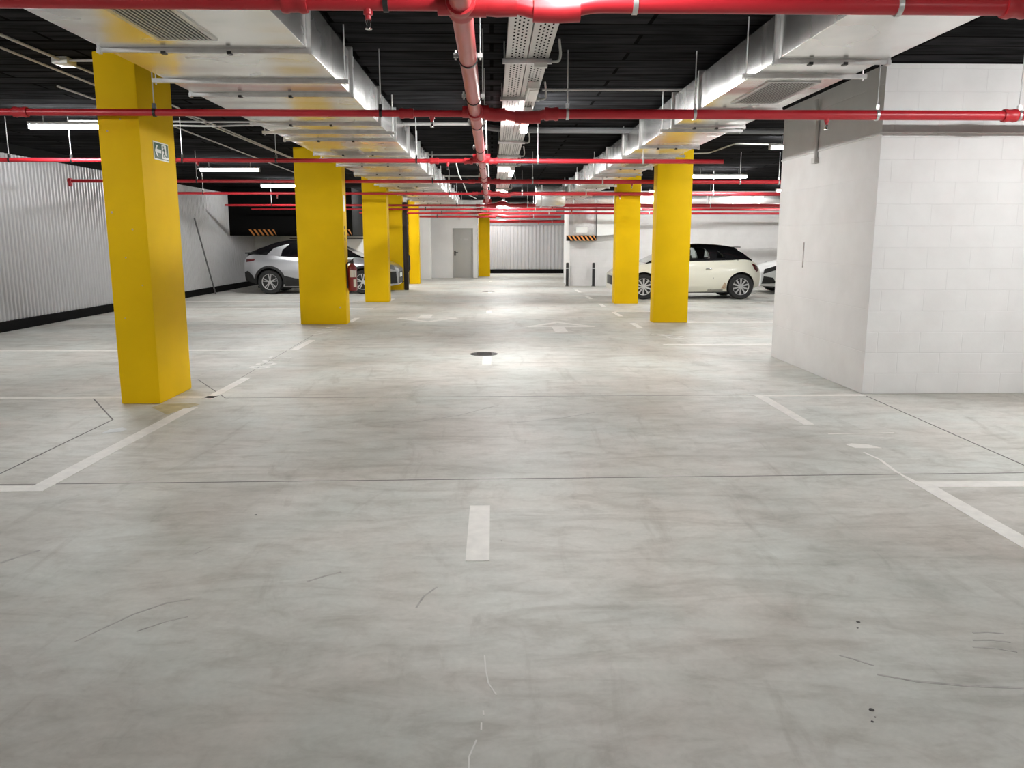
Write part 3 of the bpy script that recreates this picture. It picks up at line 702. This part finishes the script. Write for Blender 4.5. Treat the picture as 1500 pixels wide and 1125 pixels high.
# branch piece and crossing duct at the far end
def flangex(t, x, y0, y1, z0, z1):
    g = G(); e = 0.025
    g.box(x-0.014, x+0.014, y0-e, y0-0.001, z0-e, z1+e); g.box(x-0.014, x+0.014, y0-0.001, y1+e, z0-e, z0-0.001); g.box(x-0.014, x+0.014, y0-0.001, y1+e, z1+0.001, z1+e)
    g.build('flange', M_galv, t)
t = thing('duct_box', 'bright boxy duct piece at lane end, left side of the right duct', 'duct', (1.56, 22.2, 2.42))
under(G().box(1.18, 1.935, 21.9, 22.55, 2.42, 2.92).build('casing', M_duct, bevel=0.01), t)
flangex(t, -0.25, -0.31, 0.35, 0.0, 0.5)
for x in (-0.32, 0.32): G().rod((x, 0, 0.5), (x, 0, CEIL-2.42-0.001), 0.006).build('hanger_rod', M_zinc, t)
t = thing('air_duct', 'galvanised duct crossing high above the cream car', 'duct', (0, 0, 0), 0, 'crossing ducts')
G().box(2.2, 11.5, 26.42, 26.88, 2.64, 2.97).build('duct_body', M_duct, t, bevel=0.004)
for x in (2.6, 3.9, 5.2, 5.95, 6.9, 7.7, 8.6, 9.6): flangex(t, x, 26.42, 26.88, 2.64, 2.97)
for x in (3.2, 6.4, 9.2): G().rod((x, 26.65, 2.97), (x, 26.65, CEIL-0.001), 0.006).build('hanger_rod', M_zinc, t)
t = thing('air_duct', 'short galvanised duct crossing the lane at its far end', 'duct', (0, 0, 0), 0, 'crossing ducts')
G().box(-1.15, 2.5, 32.2, 32.8, 2.62, 2.98).build('duct_body', M_duct, t, bevel=0.004)
for x in (-0.6, 0.4, 1.4, 2.2): flangex(t, x, 32.2, 32.8, 2.62, 2.98)
for x in (-0.8, 2.0): G().rod((x, 32.5, 2.98), (x, 32.5, CEIL-0.001), 0.006).build('hanger_rod', M_zinc, t)
t = thing('fan_unit', 'small boxy fan unit hung beside the main pipe near the lane end', 'fan unit', (-0.62, 27.6, 2.46))
G().box(-0.45, 0.40, -0.35, 0.35, 0, 0.36).build('casing', M_galv, t, bevel=0.015)
g = G(); g.rod((-0.4, 0, 0.36), (-0.4, 0, 0.655), 0.006); g.rod((0.35, 0, 0.36), (0.35, 0, 0.655), 0.006); g.build('hanger_rod', M_zinc, t)
g = G(); g.box(-0.35, 0.3, -0.365, -0.35, 0.05, 0.3); g.build('intake_grille', M_slat, t)

# ------------------------------------------------------------------ cable trays, conduits
for x, lb in ((0.205, 'left one of the two perforated cable trays beside the main pipe'), (0.385, 'right one of the two perforated cable trays, carrying the lane lamps')):
    t = thing('cable_tray', lb, 'cable tray', (x, 0, 2.985), 0, 'perforated cable trays')
    G().add([(-0.083, -7.9, 0), (0.083, -7.9, 0), (0.083, 26, 0), (-0.083, 26, 0)], [(0,1,2,3)]).build('tray_bottom', M_tray, t)
    g = G(); g.box(-0.086, -0.083, -7.9, 26, -0.001, 0.06); g.box(0.083, 0.086, -7.9, 26, -0.001, 0.06); g.build('side_rail', M_traysolid, t)
for k, y in enumerate((2.6, 7.05, 8.86, 12.67, 14.66, 16.5, 20.5, 23.8)):
    where = ['overhead, before the first red pipe is passed', 'with a white junction box, nearest in view', 'just before the nearest lane lamp', 'after the third red cross pipe', 'between third and fourth red cross pipes', 'at the second lane lamp', 'at the fifth red cross pipe', 'near the far end of the trays'][k]
    t = thing('tray_bracket', 'steel bracket under the cable trays ' + where, 'bracket', (0.295, y, 2.965), 0, 'cable tray brackets')
    G().box(-0.205, 0.205, -0.02, 0.02, -0.022, 0.018).build('strut', M_galv, t, bevel=0.006)
    g = G(); g.tube(arc_path([(0.205, 0, -0.004), (0.265, 0, -0.004), (0.275, -0.02, 0.05), (0.255, -0.10, CEIL-2.965-0.002)], 0.05), 0.011, 8); g.build('hook_conduit', M_cond, t)
    G().rod((-0.19, 0, 0.018), (-0.19, 0, CEIL-2.965-0.001), 0.005).build('hanger_rod', M_zinc, t)
    if k == 1: G().box(0.055, 0.165, -0.06, 0.0, -0.058, -0.022).build('junction_box', M_signwhite, t, bevel=0.006)
def conduit(pts, r, label, m=M_cond, rad=0.1, cat='conduit', name='conduit', grp=None):
    return tag(G().tube(arc_path(pts, rad), r, 8).build(name, m), label, cat, grp)
ZC = 3.095
conduit([(-3.86, -2, ZC), (-3.86, 7.7, ZC)], 0.013, 'pale conduit along the ceiling, upper line left of the nearest column', grp='ceiling conduits')
conduit([(-3.86, 7.9, ZC), (-3.82, 10.4, ZC), (-3.96, 10.95, ZC), (-3.95, 16.8, ZC)], 0.012, 'pale conduit along the ceiling continuing behind the nearest column', grp='ceiling conduits')
conduit([(-4.05, -2, ZC), (-4.05, 8.9, ZC-0.03), (-3.80, 11.0, ZC-0.03), (-3.86, 20, ZC-0.03)], 0.011, 'pale conduit running parallel below the junction box on the ceiling', grp='ceiling conduits')
conduit([(-4.55, 9, ZC), (-4.5, 12.0, ZC), (-4.6, 16.1, ZC), (-4.7, 20.5, ZC)], 0.011, 'pale conduit farthest left, ending above the left lamps', grp='ceiling conduits')
conduit([(-3.80, 7.75, ZC), (-3.50, 7.74, ZC)], 0.012, 'short conduit from the ceiling junction box to the nearest column', grp='ceiling conduits')
conduit([(-5.6, 11.3, ZC-.03), (-2.6, 11.36, ZC-.03)], 0.012, 'cross conduit right of the nearest column, rear one of two', grp='ceiling conduits')
conduit([(-5.6, 11.5, ZC-.03), (-3.98, 11.75, ZC-.03), (-2.6, 11.52, ZC-.03)], 0.012, 'slightly bent cross conduit right of the nearest column', grp='ceiling conduits')
conduit([(0.54, 9.08, ZC), (2.3, 9.05, ZC)], 0.014, 'straight pale conduit crossing the ceiling from the trays to the right duct', grp='ceiling conduits')
conduit([(-1.3, 11.72, ZC), (-0.2, 11.66, ZC)], 0.022, 'pale conduit between left duct and main pipe behind the second red pipe', grp='ceiling conduits')
conduit([(-1.2, 15.75, ZC), (-0.2, 15.7, ZC)], 0.014, 'thin conduit between left duct and main pipe behind the third red pipe', grp='ceiling conduits')
conduit([(-1.2, 20.9, ZC), (-0.2, 20.9, ZC)], 0.014, 'farthest thin conduit between left duct and main pipe', grp='ceiling conduits')
conduit([(0.5, 17.2, ZC), (1.95, 17.2, ZC)], 0.014, 'thin conduit right of the second lane lamp', grp='ceiling conduits')
conduit([(2.7, 15.9, ZC), (4.0, 15.3, ZC), (4.06, 13.85, ZC), (4.6, 13.82, ZC-0.02)], 0.013, 'bent conduit leading to the lamp beside the white block', grp='ceiling conduits')
conduit([(-0.25, 11.55, 3.06), (0.2, 11.98, 3.055), (4.2, 11.98, 3.05), (9, 11.98, 3.04)], 0.042, 'dark grey drain pipe crossing the ceiling behind the second red pipe', M_pvc, cat='pipe', name='drain_pipe')
tag(G().box(-3.93, -3.79, 7.70, 7.88, 3.06, CEIL).build('junction_box', M_signwhite, bevel=0.008), 'white junction box on the ceiling left of the nearest column', 'junction box')
conduit([(-0.75, 17.4, CEIL-0.02), (-0.72, 18.0, 2.9), (-0.66, 18.8, 2.80), (-0.60, 20.3, 2.62), (-0.42, 22.0, 2.60)], 0.012, 'loose white cable hanging from the ceiling left of the main pipe', M_signwhite, 0.3, 'cable', 'cable')

# ------------------------------------------------------------------ lamps
def lamp(x, y, z, L, along, label, grp):
    t = thing('tube_lamp', label, 'lamp', (x, y, z), 0 if along == 'x' else PI/2, grp)
    h = L/2
    G().box(-h, h, -0.045, 0.045, 0.03, 0.065).build('housing', M_house, t, bevel=0.01)
    g = G(); n = 14; pr = []
    for k in range(9): 
        a = PI + PI*k/8; pr.append((0.042*math.cos(a), 0.042*math.sin(a)+0.022))
    pr += [(0.042, 0.030), (-0.042, 0.030)]
    g.prism([(p[0], p[1]) for p in pr], -h+0.01, h-0.01, 'x'); g.build('diffuser', (M_tube3 if y < 4 else M_tube2) if along == 'y' else (M_tube4 if x > 0 and 4 < y < 6 else M_tube), t)
    for q in (-1, 1): G().box(q*(h-0.003)-0.007, q*(h-0.003)+0.007, -0.046, 0.046, -0.022, 0.066).build('end_cap', M_house, t)
    zt = (CEIL if along == 'x' else 2.98) - z - 0.001
    for q in (-0.7, 0.7): G().rod((q*h, 0, 0.065), (q*h, 0, zt), 0.006).build('hanger_rod', M_zinc, t)
for y, lb in ((3.1, 'tube lamp overhead on the cable trays, just above the frame'), (9.45, 'nearest visible tube lamp on the cable trays'), (16.7, 'second visible tube lamp on the cable trays'), (23.9, 'third tube lamp on the cable trays'), (29.4, 'tube lamp near the lane end over the last cross pipes'), (35.7, 'farthest tube lamp, just in front of the far corrugated wall')):
    lamp(0.41, y+0.75, 2.905, 1.5, 'y', lb, 'lamps along the lane')
for x, y, lb in ((-5.24, -3.0, 'tube lamp over the left bays behind the viewer'), (-5.24, 4.3, 'tube lamp over the nearest left bay, out of frame'), (-5.27, 10.82, 'nearest tube lamp over the left bays, touching the nearest column'), (-5.37, 17.2, 'middle tube lamp over the left bays'), (-5.5, 22.1, 'farthest tube lamp over the left bays, partly behind the wide column')):
    lamp(x, y, 2.92, 1.2, 'x', lb, 'lamps over the left bays')
for x, y, lb in ((5.2, -3.0, 'tube lamp over the right bays behind the viewer'), (5.3, 4.9, 'tube lamp in front of the white block, out of frame'), (4.97, 13.0, 'tube lamp just showing beside the white block'), (5.18, 18.85, 'long tube lamp over the right bays above the cream car'), (5.3, 24.6, 'tube lamp behind the cream car near the white wall'), (8.9, 24.0, 'added tube lamp over the white car, unseen behind the block'), (8.9, 13.5, 'added tube lamp, unseen behind the white block')):  # last two are added out of sight to brighten the right side
    lamp(x, y, 2.93, 1.25, 'x', lb, 'lamps over the right bays')

lamp(-3.5, 26.6, 2.92, 1.2, 'y', 'added tube lamp, unseen between the left columns near the low black bulkhead', 'lamps over the left bays')  # added behind the columns to light the yellow column by the pier
t = thing('emergency_lamp', 'small white emergency lamp box under the right cable tray', 'lamp', (0.40, 8.38, 2.93))
G().box(-0.055, 0.055, -0.36, 0.36, -0.01, 0.0545).build('casing', M_signwhite, t, bevel=0.008)
G().box(-0.042, 0.042, -0.30, 0.30, -0.022, -0.009).build('lens', M_signwhite, t, bevel=0.006)

# ------------------------------------------------------------------ cars
def interp(tab, x):
    if x <= tab[0][0]: return tab[0][1]
    for (a, va), (b, vb) in zip(tab, tab[1:]):
        if x <= b:
            t = (x-a)/(b-a); return va + (vb-va)*t
    return tab[-1][1]
def smooth(tab, x, w=0.06): return sum(interp(tab, x+d) for d in (-w, -w/2, 0, w/2, w))/5
def loft(xs, sec, cap=True):
    g = G(); n = len(sec(xs[0])); vs = []
    for x in xs: vs += [(x, y, z) for (y, z) in sec(x)]
    m = len(xs)
    fs = [(i*n+k, i*n+(k+1)%n, (i+1)*n+(k+1)%n, (i+1)*n+k) for i in range(m-1) for k in range(n)]
    if cap: fs += [tuple(range(n)), tuple((m-1)*n+k for k in range(n-1, -1, -1))]
    g.add(vs, fs); return g
def boolean(ob, cut, cutmat=None):
    cut.parent = ob.parent
    if cutmat:
        ob.data.materials.append(cutmat)
    cut.data.materials.clear(); cut.data.materials.append(ob.data.materials[0]); 
    if cutmat: cut.data.materials.append(cutmat); 
    for p in cut.data.polygons: p.material_index = 1 if cutmat else 0
    md = ob.modifiers.new('b', 'BOOLEAN'); md.operation = 'DIFFERENCE'; md.solver = 'EXACT'; md.object = cut
    if hasattr(md, 'material_mode'): md.material_mode = 'INDEX'
    bpy.context.view_layer.update()
    me = bpy.data.meshes.new_from_object(ob.evaluated_get(bpy.context.evaluated_depsgraph_get()))
    ob.modifiers.clear(); ob.data = me; bpy.data.objects.remove(cut)
    me.polygons.foreach_set('use_smooth', [True]*len(me.polygons)); me.set_sharp_from_angle(angle=math.radians(38))
def frange(a, b, n): return [a + (b-a)*k/n for k in range(n+1)]

def wheel(t, x, y, r, spokes, side, two_tone):
    w = thing.__wrapped__ if False else None
    g = G(); hw = 0.105
    g.lathe([(r*0.66, -hw), (r*0.72, -hw*1.02), (r*0.93, -hw), (r, -hw*0.72), (r, hw*0.72), (r*0.93, hw), (r*0.72, hw*1.02), (r*0.66, hw)], (x, y, r), 'y', 36, closed=True)
    tire = g.build('wheel', M_rubber, t)
    s = -1 if side < 0 else 1; yo = y + s*hw*0.72
    g = G(); g.lathe([(0.0, -0.02), (r*0.66, -0.02), (r*0.66, 0.02), (0, 0.02)], (x, y + s*hw*0.2, r), 'y', 30); g.build('wheel_well', M_dark, tire)
    g = G(); g.lathe([(r*0.62, -0.012), (r*0.685, -0.02), (r*0.685, 0.02), (r*0.62, 0.012)], (x, yo, r), 'y', 36, closed=True)
    g.lathe([(r*0.16, -0.014), (r*0.16, 0.014), (0, 0.016)] if s > 0 else [(0, -0.016), (r*0.16, -0.014), (r*0.16, 0.014)], (x, yo, r), 'y', 16)
    for k in range(spokes):
        if two_tone:
            base = 2*PI*(k//2)/(spokes//2) + 0.3; a = base + (0.17 if k % 2 else -0.17); w0, w1 = 0.010, 0.014
        else: a = 2*PI*k/spokes + 0.3; w0, w1 = 0.014, 0.022
        c, d = math.cos(a), math.sin(a); r0, r1 = r*0.12, r*0.64
        vs = []
        for yy in (yo-0.012, yo+0.012):
            for rr, ww, sg in ((r0, w0, -1), (r0, w0, 1), (r1, w1, 1), (r1, w1, -1)):
                vs.append((x + rr*c - sg*ww*d, yy, r + rr*d + sg*ww*c))
        g.add(vs, [(0,1,2,3),(7,6,5,4),(0,4,5,1),(1,5,6,2),(2,6,7,3),(3,7,4,0)])
    g.build('alloy_rim', M_alloy, tire)

def strip(t, name, pts, yfun, w, m, off=0.003):
    # thin line laid on the near and far sides of the body, pts in (x,z)
    for sgn in (-1, 1):
        g = G()
        for a, b in zip(pts, pts[1:]):
            dv = Vector((b[0]-a[0], b[1]-a[1])); n = Vector((-dv.y, dv.x)).normalized()*w/2
            q = [(a[0]+n.x,a[1]+n.y),(b[0]+n.x,b[1]+n.y),(b[0]-n.x,b[1]-n.y),(a[0]-n.x,a[1]-n.y)]
            g.add([(x, sgn*(yfun(x, z)+off), z) for x, z in q], [(0,1,2,3)])
        g.build(name, m, t)
def panel(name, poly, yfun, m, parent, off=0.006, sides=(-1, 1), n=6):
    # polygon in (x,z) draped on the side surface, subdivided so it follows the curve, with real thickness
    bm = bmesh.new()
    vs = [bm.verts.new((x, 0, z)) for x, z in poly]; bm.faces.new(vs)
    bmesh.ops.triangulate(bm, faces=bm.faces[:]); bmesh.ops.subdivide_edges(bm, edges=bm.edges[:], cuts=n, use_grid_fill=True)
    base = [v.co.copy() for v in bm.verts]; faces = [[v.index for v in f.verts] for f in bm.faces]; bm.verts.index_update()
    faces = [[v.index for v in f.verts] for f in bm.faces]; bm.free()
    for s in sides:
        G().add([(c.x, s*(yfun(c.x, c.z)+off), c.z) for c in base], faces).build(name, m, parent, ang=50)

def car(label, spec, loc, rz, paint, group='parked cars'):
    t = thing('car', label, 'car', loc, rz, group)
    L, W = spec['L'], spec['W']/2
    top, bot, half = spec['top'], spec['bot'], spec['half']
    xs = frange(spec.get('x0', 0), L, 56)
    def zt(x): return smooth(top, x)
    def zb(x): return smooth(bot, x)
    def hw(x): return W*smooth(half, x, 0.08)
    cr = spec.get('crease', 0.62)
    def side_y(x, z):
        u = (z-zb(x))/max(0.05, zt(x)-zb(x)); u = max(0, min(1, u))
        return hw(x)*interp([(0, 0.90), (0.18, 0.972), (0.45, 1.0), (cr, 0.995), (0.85, 0.955), (1.0, 0.885)], u)
    us = [0, 0.08, 0.18, 0.32, 0.45, 0.55, cr, 0.74, 0.85, 0.93, 1.0]
    def sec(x):
        a, b = zb(x), zt(x); r = [(side_y(x, a+(b-a)*u), a+(b-a)*u) for u in us]
        crown = spec.get('crown', 0.03)
        topm = [(r[-1][0]*q, b + crown*(1-q*q)) for q in (0.7, 0.35)]
        return r + topm + [(0, b+crown)] + [(-y, z) for y, z in reversed(topm)] + [(-y, z) for y, z in reversed(r)]
    body = loft(xs, sec).build('body', paint, t, ang=38)
    c = G(); R = spec['wr']
    for x in spec['wheels']:
        for s in (-1, 1):
            c.lathe([(R*1.13, -0.17), (R*1.13, 0.17)], (x, s*(W-0.14), R*1.02), 'y', 36)
    boolean(body, c.build('cut', paint), M_clad)
    for x in spec['wheels']:
        for s in (-1, 1): wheel(t, x, s*(W-0.125), R, spec['spokes'], s, spec.get('two', False))
    G().box(0.35, L-0.35, -W*0.8, W*0.8, 0.16, max(0.2, zb(L/2)+0.02)).build('underbody', M_clad, t)
    # greenhouse
    roof, wr, cab = spec['roof'], spec['roofw'], spec['cab']
    cx = frange(cab[0], cab[1], 44)
    def zr(x): return smooth(roof, x, 0.05)
    def zl(x): return zt(x) - 0.03
    def yb(x): return side_y(x, zt(x)) + 0.0
    def cab_y(x, z):
        h = max(0.02, zr(x)-zl(x)); u = max(0, min(1, (z-zl(x))/max(h, 0.25)))
        return yb(x)*interp([(0, 0.995), (0.5, 0.93), (0.8, 0.85), (0.93, 0.78), (1.0, 0.70)], u)*interp(wr, x)
    def csec(x):
        a, b = zl(x), max(zr(x), zl(x)+0.012); q = [a+(b-a)*u for u in (0, 0.25, 0.5, 0.72, 0.86, 0.95, 1.0)]
        r = [(cab_y(x, z), z) for z in q]; tp = [(r[-1][0]*k, b+0.025*(1-k*k)*min(1, (b-a)/0.3)) for k in (0.66, 0.33)]
        return r + tp + [(0, b+0.025*min(1, (b-a)/0.3))] + [(-y, z) for y, z in reversed(tp)] + [(-y, z) for y, z in reversed(r)]
    gh = loft(cx, csec).build('roof_and_pillars', spec['roofmat'], t, ang=42)
    if spec.get('through'):
        boolean(gh, G().prism(spec['inner'], -0.56, 0.56).build('cut', M_seat), M_seat)
        for poly in spec['through']: boolean(gh, G().prism(poly, -W-0.2, W+0.2).build('cut', M_seat), None)
        for poly in spec['through']: panel('window', poly, cab_y, M_glass, t, -0.012)
    for poly in spec['windows']: panel('window', poly, cab_y, M_priv, t, 0.004)
    for nm, poly, fm, m in spec.get('panels', []):
        panel(nm, poly, side_y if fm == 'b' else cab_y, m, t, 0.008)
    for nm, pts, w, m in spec.get('strips', []): strip(t, nm, pts, side_y, w, m)
    # arch cladding
    if spec.get('clad'):
        for x in spec['wheels']:
            for s in (-1, 1):
                g = G(); n = 26; vs = []; fs = []
                for k in range(n+1):
                    a = -0.18 + (PI+0.36)*k/n
                    for rr, dy in ((R*1.12, 0.0), (R*1.12, 0.03), (R*1.30, 0.022), (R*1.32, -0.03)):
                        px, pz = x+rr*math.cos(a), R*1.02+rr*math.sin(a); pz = max(pz, 0.17)
                        vs.append((px, s*(side_y(px, max(pz, zb(px))) + dy), pz))
                for k in range(n):
                    for j in range(3): fs.append((k*4+j, k*4+j+1, k*4+5+j, k*4+4+j))
                g.add(vs, fs); g.build('arch_cladding', M_clad, t)
        pts = spec['sillpoly']; panel('sill_cladding', pts, side_y, M_clad, t, 0.012)
    for nm, (x, y, z, dx, dy, dz), m, both in spec.get('boxes', []):
        for s in ((-1, 1) if both else (1,)):
            o = G().box(x-dx, x+dx, s*y-dy, s*y+dy, z-dz, z+dz).build(nm, m, t, bevel=min(dx, dy, dz)*0.6)
    return t

cream = dict(x0=0.11, L=3.95, W=1.74, wr=0.328, wheels=(0.88, 3.41), spokes=10,
    top=[(0.11,0.62),(0.18,0.70),(0.38,0.80),(0.9,0.90),(1.15,0.945),(1.6,0.965),(2.4,0.985),(3.1,1.00),(3.5,1.02),(3.72,0.985),(3.86,0.90),(3.95,0.74)],
    bot=[(0,0.24),(0.3,0.19),(0.8,0.19),(2.0,0.19),(3.2,0.20),(3.7,0.24),(3.95,0.34)],
    half=[(0.11,0.70),(0.21,0.84),(0.40,0.94),(0.8,0.99),(2.0,1.0),(3.2,0.99),(3.6,0.95),(3.82,0.87),(3.95,0.74)],
    cab=(0.95,3.74), roof=[(0.95,0.93),(1.75,1.36),(1.95,1.395),(2.35,1.41),(2.8,1.395),(3.15,1.355),(3.32,1.315),(3.45,1.22),(3.74,1.0)],
    roofw=[(0.95,0.96),(1.7,1.0),(3.2,0.985),(3.74,0.90)], roofmat=M_cblack,
    through=[[(1.55,1.04),(2.60,1.04),(2.56,1.20),(2.47,1.31),(1.95,1.33),(1.72,1.25)],[(2.78,1.05),(3.02,1.06),(2.93,1.15),(2.80,1.26)]],
    inner=[(1.50,1.0),(3.12,1.0),(2.98,1.24),(2.5,1.335),(1.95,1.335),(1.70,1.22)],
    windows=[],
    panels=[('tail_lamp', [(3.68,0.93),(3.87,0.86),(3.90,0.74),(3.84,0.70),(3.76,0.78)], 'b', M_taillamp), ('headlamp', [(0.18,0.60),(0.48,0.72),(0.50,0.78),(0.24,0.70)], 'b', M_lamp),
            ('bumper_scrape', [(2.90,0.28),(3.01,0.27),(3.03,0.40),(2.97,0.44)], 'b', M_rust), ('filler_flap', [(2.84,0.86),(2.99,0.855),(2.99,0.87),(2.84,0.875)], 'b', M_cwhite2)],
    strips=[('door_gap', [(2.68,0.97),(2.68,0.55),(2.62,0.25)], 0.008, M_clad), ('door_gap', [(1.32,0.93),(1.30,0.55),(1.36,0.24)], 0.008, M_clad), ('sill_shadow', [(1.15,0.235),(2.95,0.235)], 0.02, M_clad), ('chrome_trim', [(1.25,0.975),(3.35,1.005)], 0.010, M_cblack)],  # the dark strip along the sill is painted shadow, not cladding
    boxes=[('door_handle', (2.55,0.868,0.79,0.075,0.012,0.012), M_chrome, True), ('wing_mirror', (1.42,0.93,0.98,0.07,0.07,0.055), M_cblack, True), ('licence_plate', (3.93,0.0,0.62,0.01,0.22,0.06), M_signwhite, False),
           ('front_grille', (0.13,0.0,0.48,0.03,0.42,0.12), M_clad, False), ('seat', (2.05,0.36,0.80,0.14,0.22,0.34), M_seat, True), ('headrest', (2.10,0.36,1.19,0.06,0.13,0.09), M_seat, True), ('rear_seat', (2.95,0.0,0.72,0.12,0.55,0.3), M_seat, False),
           ('rear_spoiler', (3.36,0.0,1.335,0.10,0.50,0.012), M_cblack, False), ('rear_bumper_vent', (3.86,0.0,0.36,0.06,0.5,0.05), M_clad, False)])
car('cream white small hatchback with a black roof parked behind the right columns', cream, (3.03, 21.78, 0), 0, M_cwhite)

silver = dict(L=4.36, W=1.79, wr=0.345, wheels=(0.98, 3.62), spokes=10, two=True, clad=True,
    # modelled nose at x=0, tail at x=4.36
    top=[(0,0.66),(0.06,0.78),(0.35,0.90),(0.8,0.985),(1.2,1.035),(2.0,1.02),(2.8,1.02),(3.3,1.06),(3.8,1.10),(4.15,1.11),(4.28,1.07),(4.36,0.95)],
    bot=[(0,0.26),(0.3,0.20),(1.0,0.20),(3.5,0.21),(4.0,0.27),(4.36,0.40)],
    half=[(0,0.66),(0.10,0.80),(0.35,0.93),(0.9,0.99),(2.2,0.965),(3.0,0.985),(3.6,1.0),(4.1,0.93),(4.28,0.84),(4.36,0.76)],
    crease=0.60,
    cab=(0.95,4.30), roof=[(0.95,1.02),(1.85,1.45),(2.1,1.52),(2.6,1.545),(3.2,1.50),(3.55,1.43),(3.9,1.30),(4.30,1.14)],
    roofw=[(0.95,0.95),(1.8,1.0),(3.4,0.98),(4.30,0.90)], roofmat=M_cblack,
    windows=[[(1.45,1.07),(2.60,1.07),(2.60,1.44),(2.15,1.44),(1.90,1.37)],[(2.66,1.07),(3.30,1.10),(3.26,1.28),(3.10,1.40),(2.66,1.44)]],
    panels=[('rear_pillar', [(3.30,1.07),(3.72,1.085),(3.50,1.29),(3.14,1.405),(3.06,1.405),(3.26,1.24)], 'c', M_csilver), ('headlamp', [(0.06,0.66),(0.60,0.84),(0.55,0.90),(0.12,0.80)], 'b', M_lamp),
            ('tail_lamp', [(4.0,1.00),(4.31,0.99),(4.30,0.90),(4.05,0.94)], 'b', M_taillamp), ('grille_cladding', [(0.02,0.29),(0.44,0.27),(0.38,0.62),(0.05,0.63)], 'b', M_clad), ('bumper_cladding', [(4.02,0.28),(4.36,0.38),(4.36,0.62),(4.25,0.66),(4.10,0.52)], 'b', M_clad)],
    sillpoly=[(1.38,0.22),(3.22,0.22),(3.20,0.52),(2.9,0.45),(1.7,0.36),(1.40,0.42)],
    strips=[('door_gap', [(1.38,1.0),(1.36,0.4)], 0.008, M_clad), ('door_gap', [(2.60,1.0),(2.58,0.38)], 0.008, M_clad)],
    boxes=[('wing_mirror', (1.48,0.98,1.09,0.08,0.08,0.06), M_cblack, True), ('front_grille', (0.03,0.0,0.44,0.035,0.55,0.18), M_clad, False), ('chin_trim', (0.02,0.0,0.28,0.05,0.58,0.018), M_chrome, False), ('licence_plate', (-0.01,0.0,0.52,0.008,0.24,0.06), M_signwhite, False),
           ('rear_spoiler', (4.2,0.0,1.155,0.14,0.66,0.02), M_cblack, False)])
car('silver crossover with black roof parked by the corrugated wall behind the left columns', silver, (-2.72, 24.2, 0), PI, M_csilver)

white2 = dict(L=4.1, W=1.74, wr=0.315, wheels=(0.82, 3.35), spokes=10,
    top=[(0,0.58),(0.1,0.70),(0.5,0.84),(1.0,0.95),(1.6,0.98),(3.2,1.0),(3.8,0.98),(4.1,0.75)], bot=[(0,0.22),(0.8,0.19),(3.4,0.19),(4.1,0.34)],
    half=[(0,0.74),(0.15,0.87),(0.4,0.95),(0.9,1.0),(3.3,1.0),(3.8,0.93),(4.1,0.76)],
    cab=(0.9,3.95), roof=[(0.9,0.94),(1.75,1.38),(2.2,1.46),(3.0,1.43),(3.5,1.30),(3.95,1.0)], roofw=[(0.9,0.95),(1.7,1.0),(3.4,0.98),(3.95,0.9)], roofmat=M_cblack,
    windows=[[(1.5,1.03),(3.2,1.05),(3.0,1.33),(2.1,1.38),(1.85,1.32)]],
    panels=[('headlamp', [(0.05,0.56),(0.62,0.76),(0.72,0.86),(0.60,0.87),(0.10,0.70)], 'b', M_clad), ('air_intake', [(0.02,0.28),(0.40,0.30),(0.30,0.46),(0.06,0.50)], 'b', M_clad)],
    strips=[('door_gap', [(1.35,0.93),(1.33,0.3)], 0.008, M_clad)],
    boxes=[('wing_mirror', (1.42,0.93,0.98,0.07,0.07,0.055), M_cwhite2, True), ('front_grille', (0.02,0.0,0.46,0.04,0.50,0.13), M_clad, False)])
car('white car whose nose just shows between cream hatchback and white block', white2, (7.72, 23.9, 0), 0, M_cwhite2)

# ------------------------------------------------------------------ view
w = bpy.data.worlds.new('world'); sc.world = w; w.use_nodes = True
w.node_tree.nodes['Background'].inputs[0].default_value = (0.5, 0.52, 0.55, 1); w.node_tree.nodes['Background'].inputs[1].default_value = 0.02
vs = sc.view_settings; vs.view_transform = 'Standard'; vs.look = 'None'; vs.gamma = 1; vs.use_curve_mapping = False
vs.exposure = 1.95
sc.cycles.use_denoising = True
sc.cycles.max_bounces = 10; sc.cycles.diffuse_bounces = 6; sc.cycles.glossy_bounces = 4; sc.cycles.transparent_max_bounces = 12
sc.cycles.sample_clamp_indirect = 6
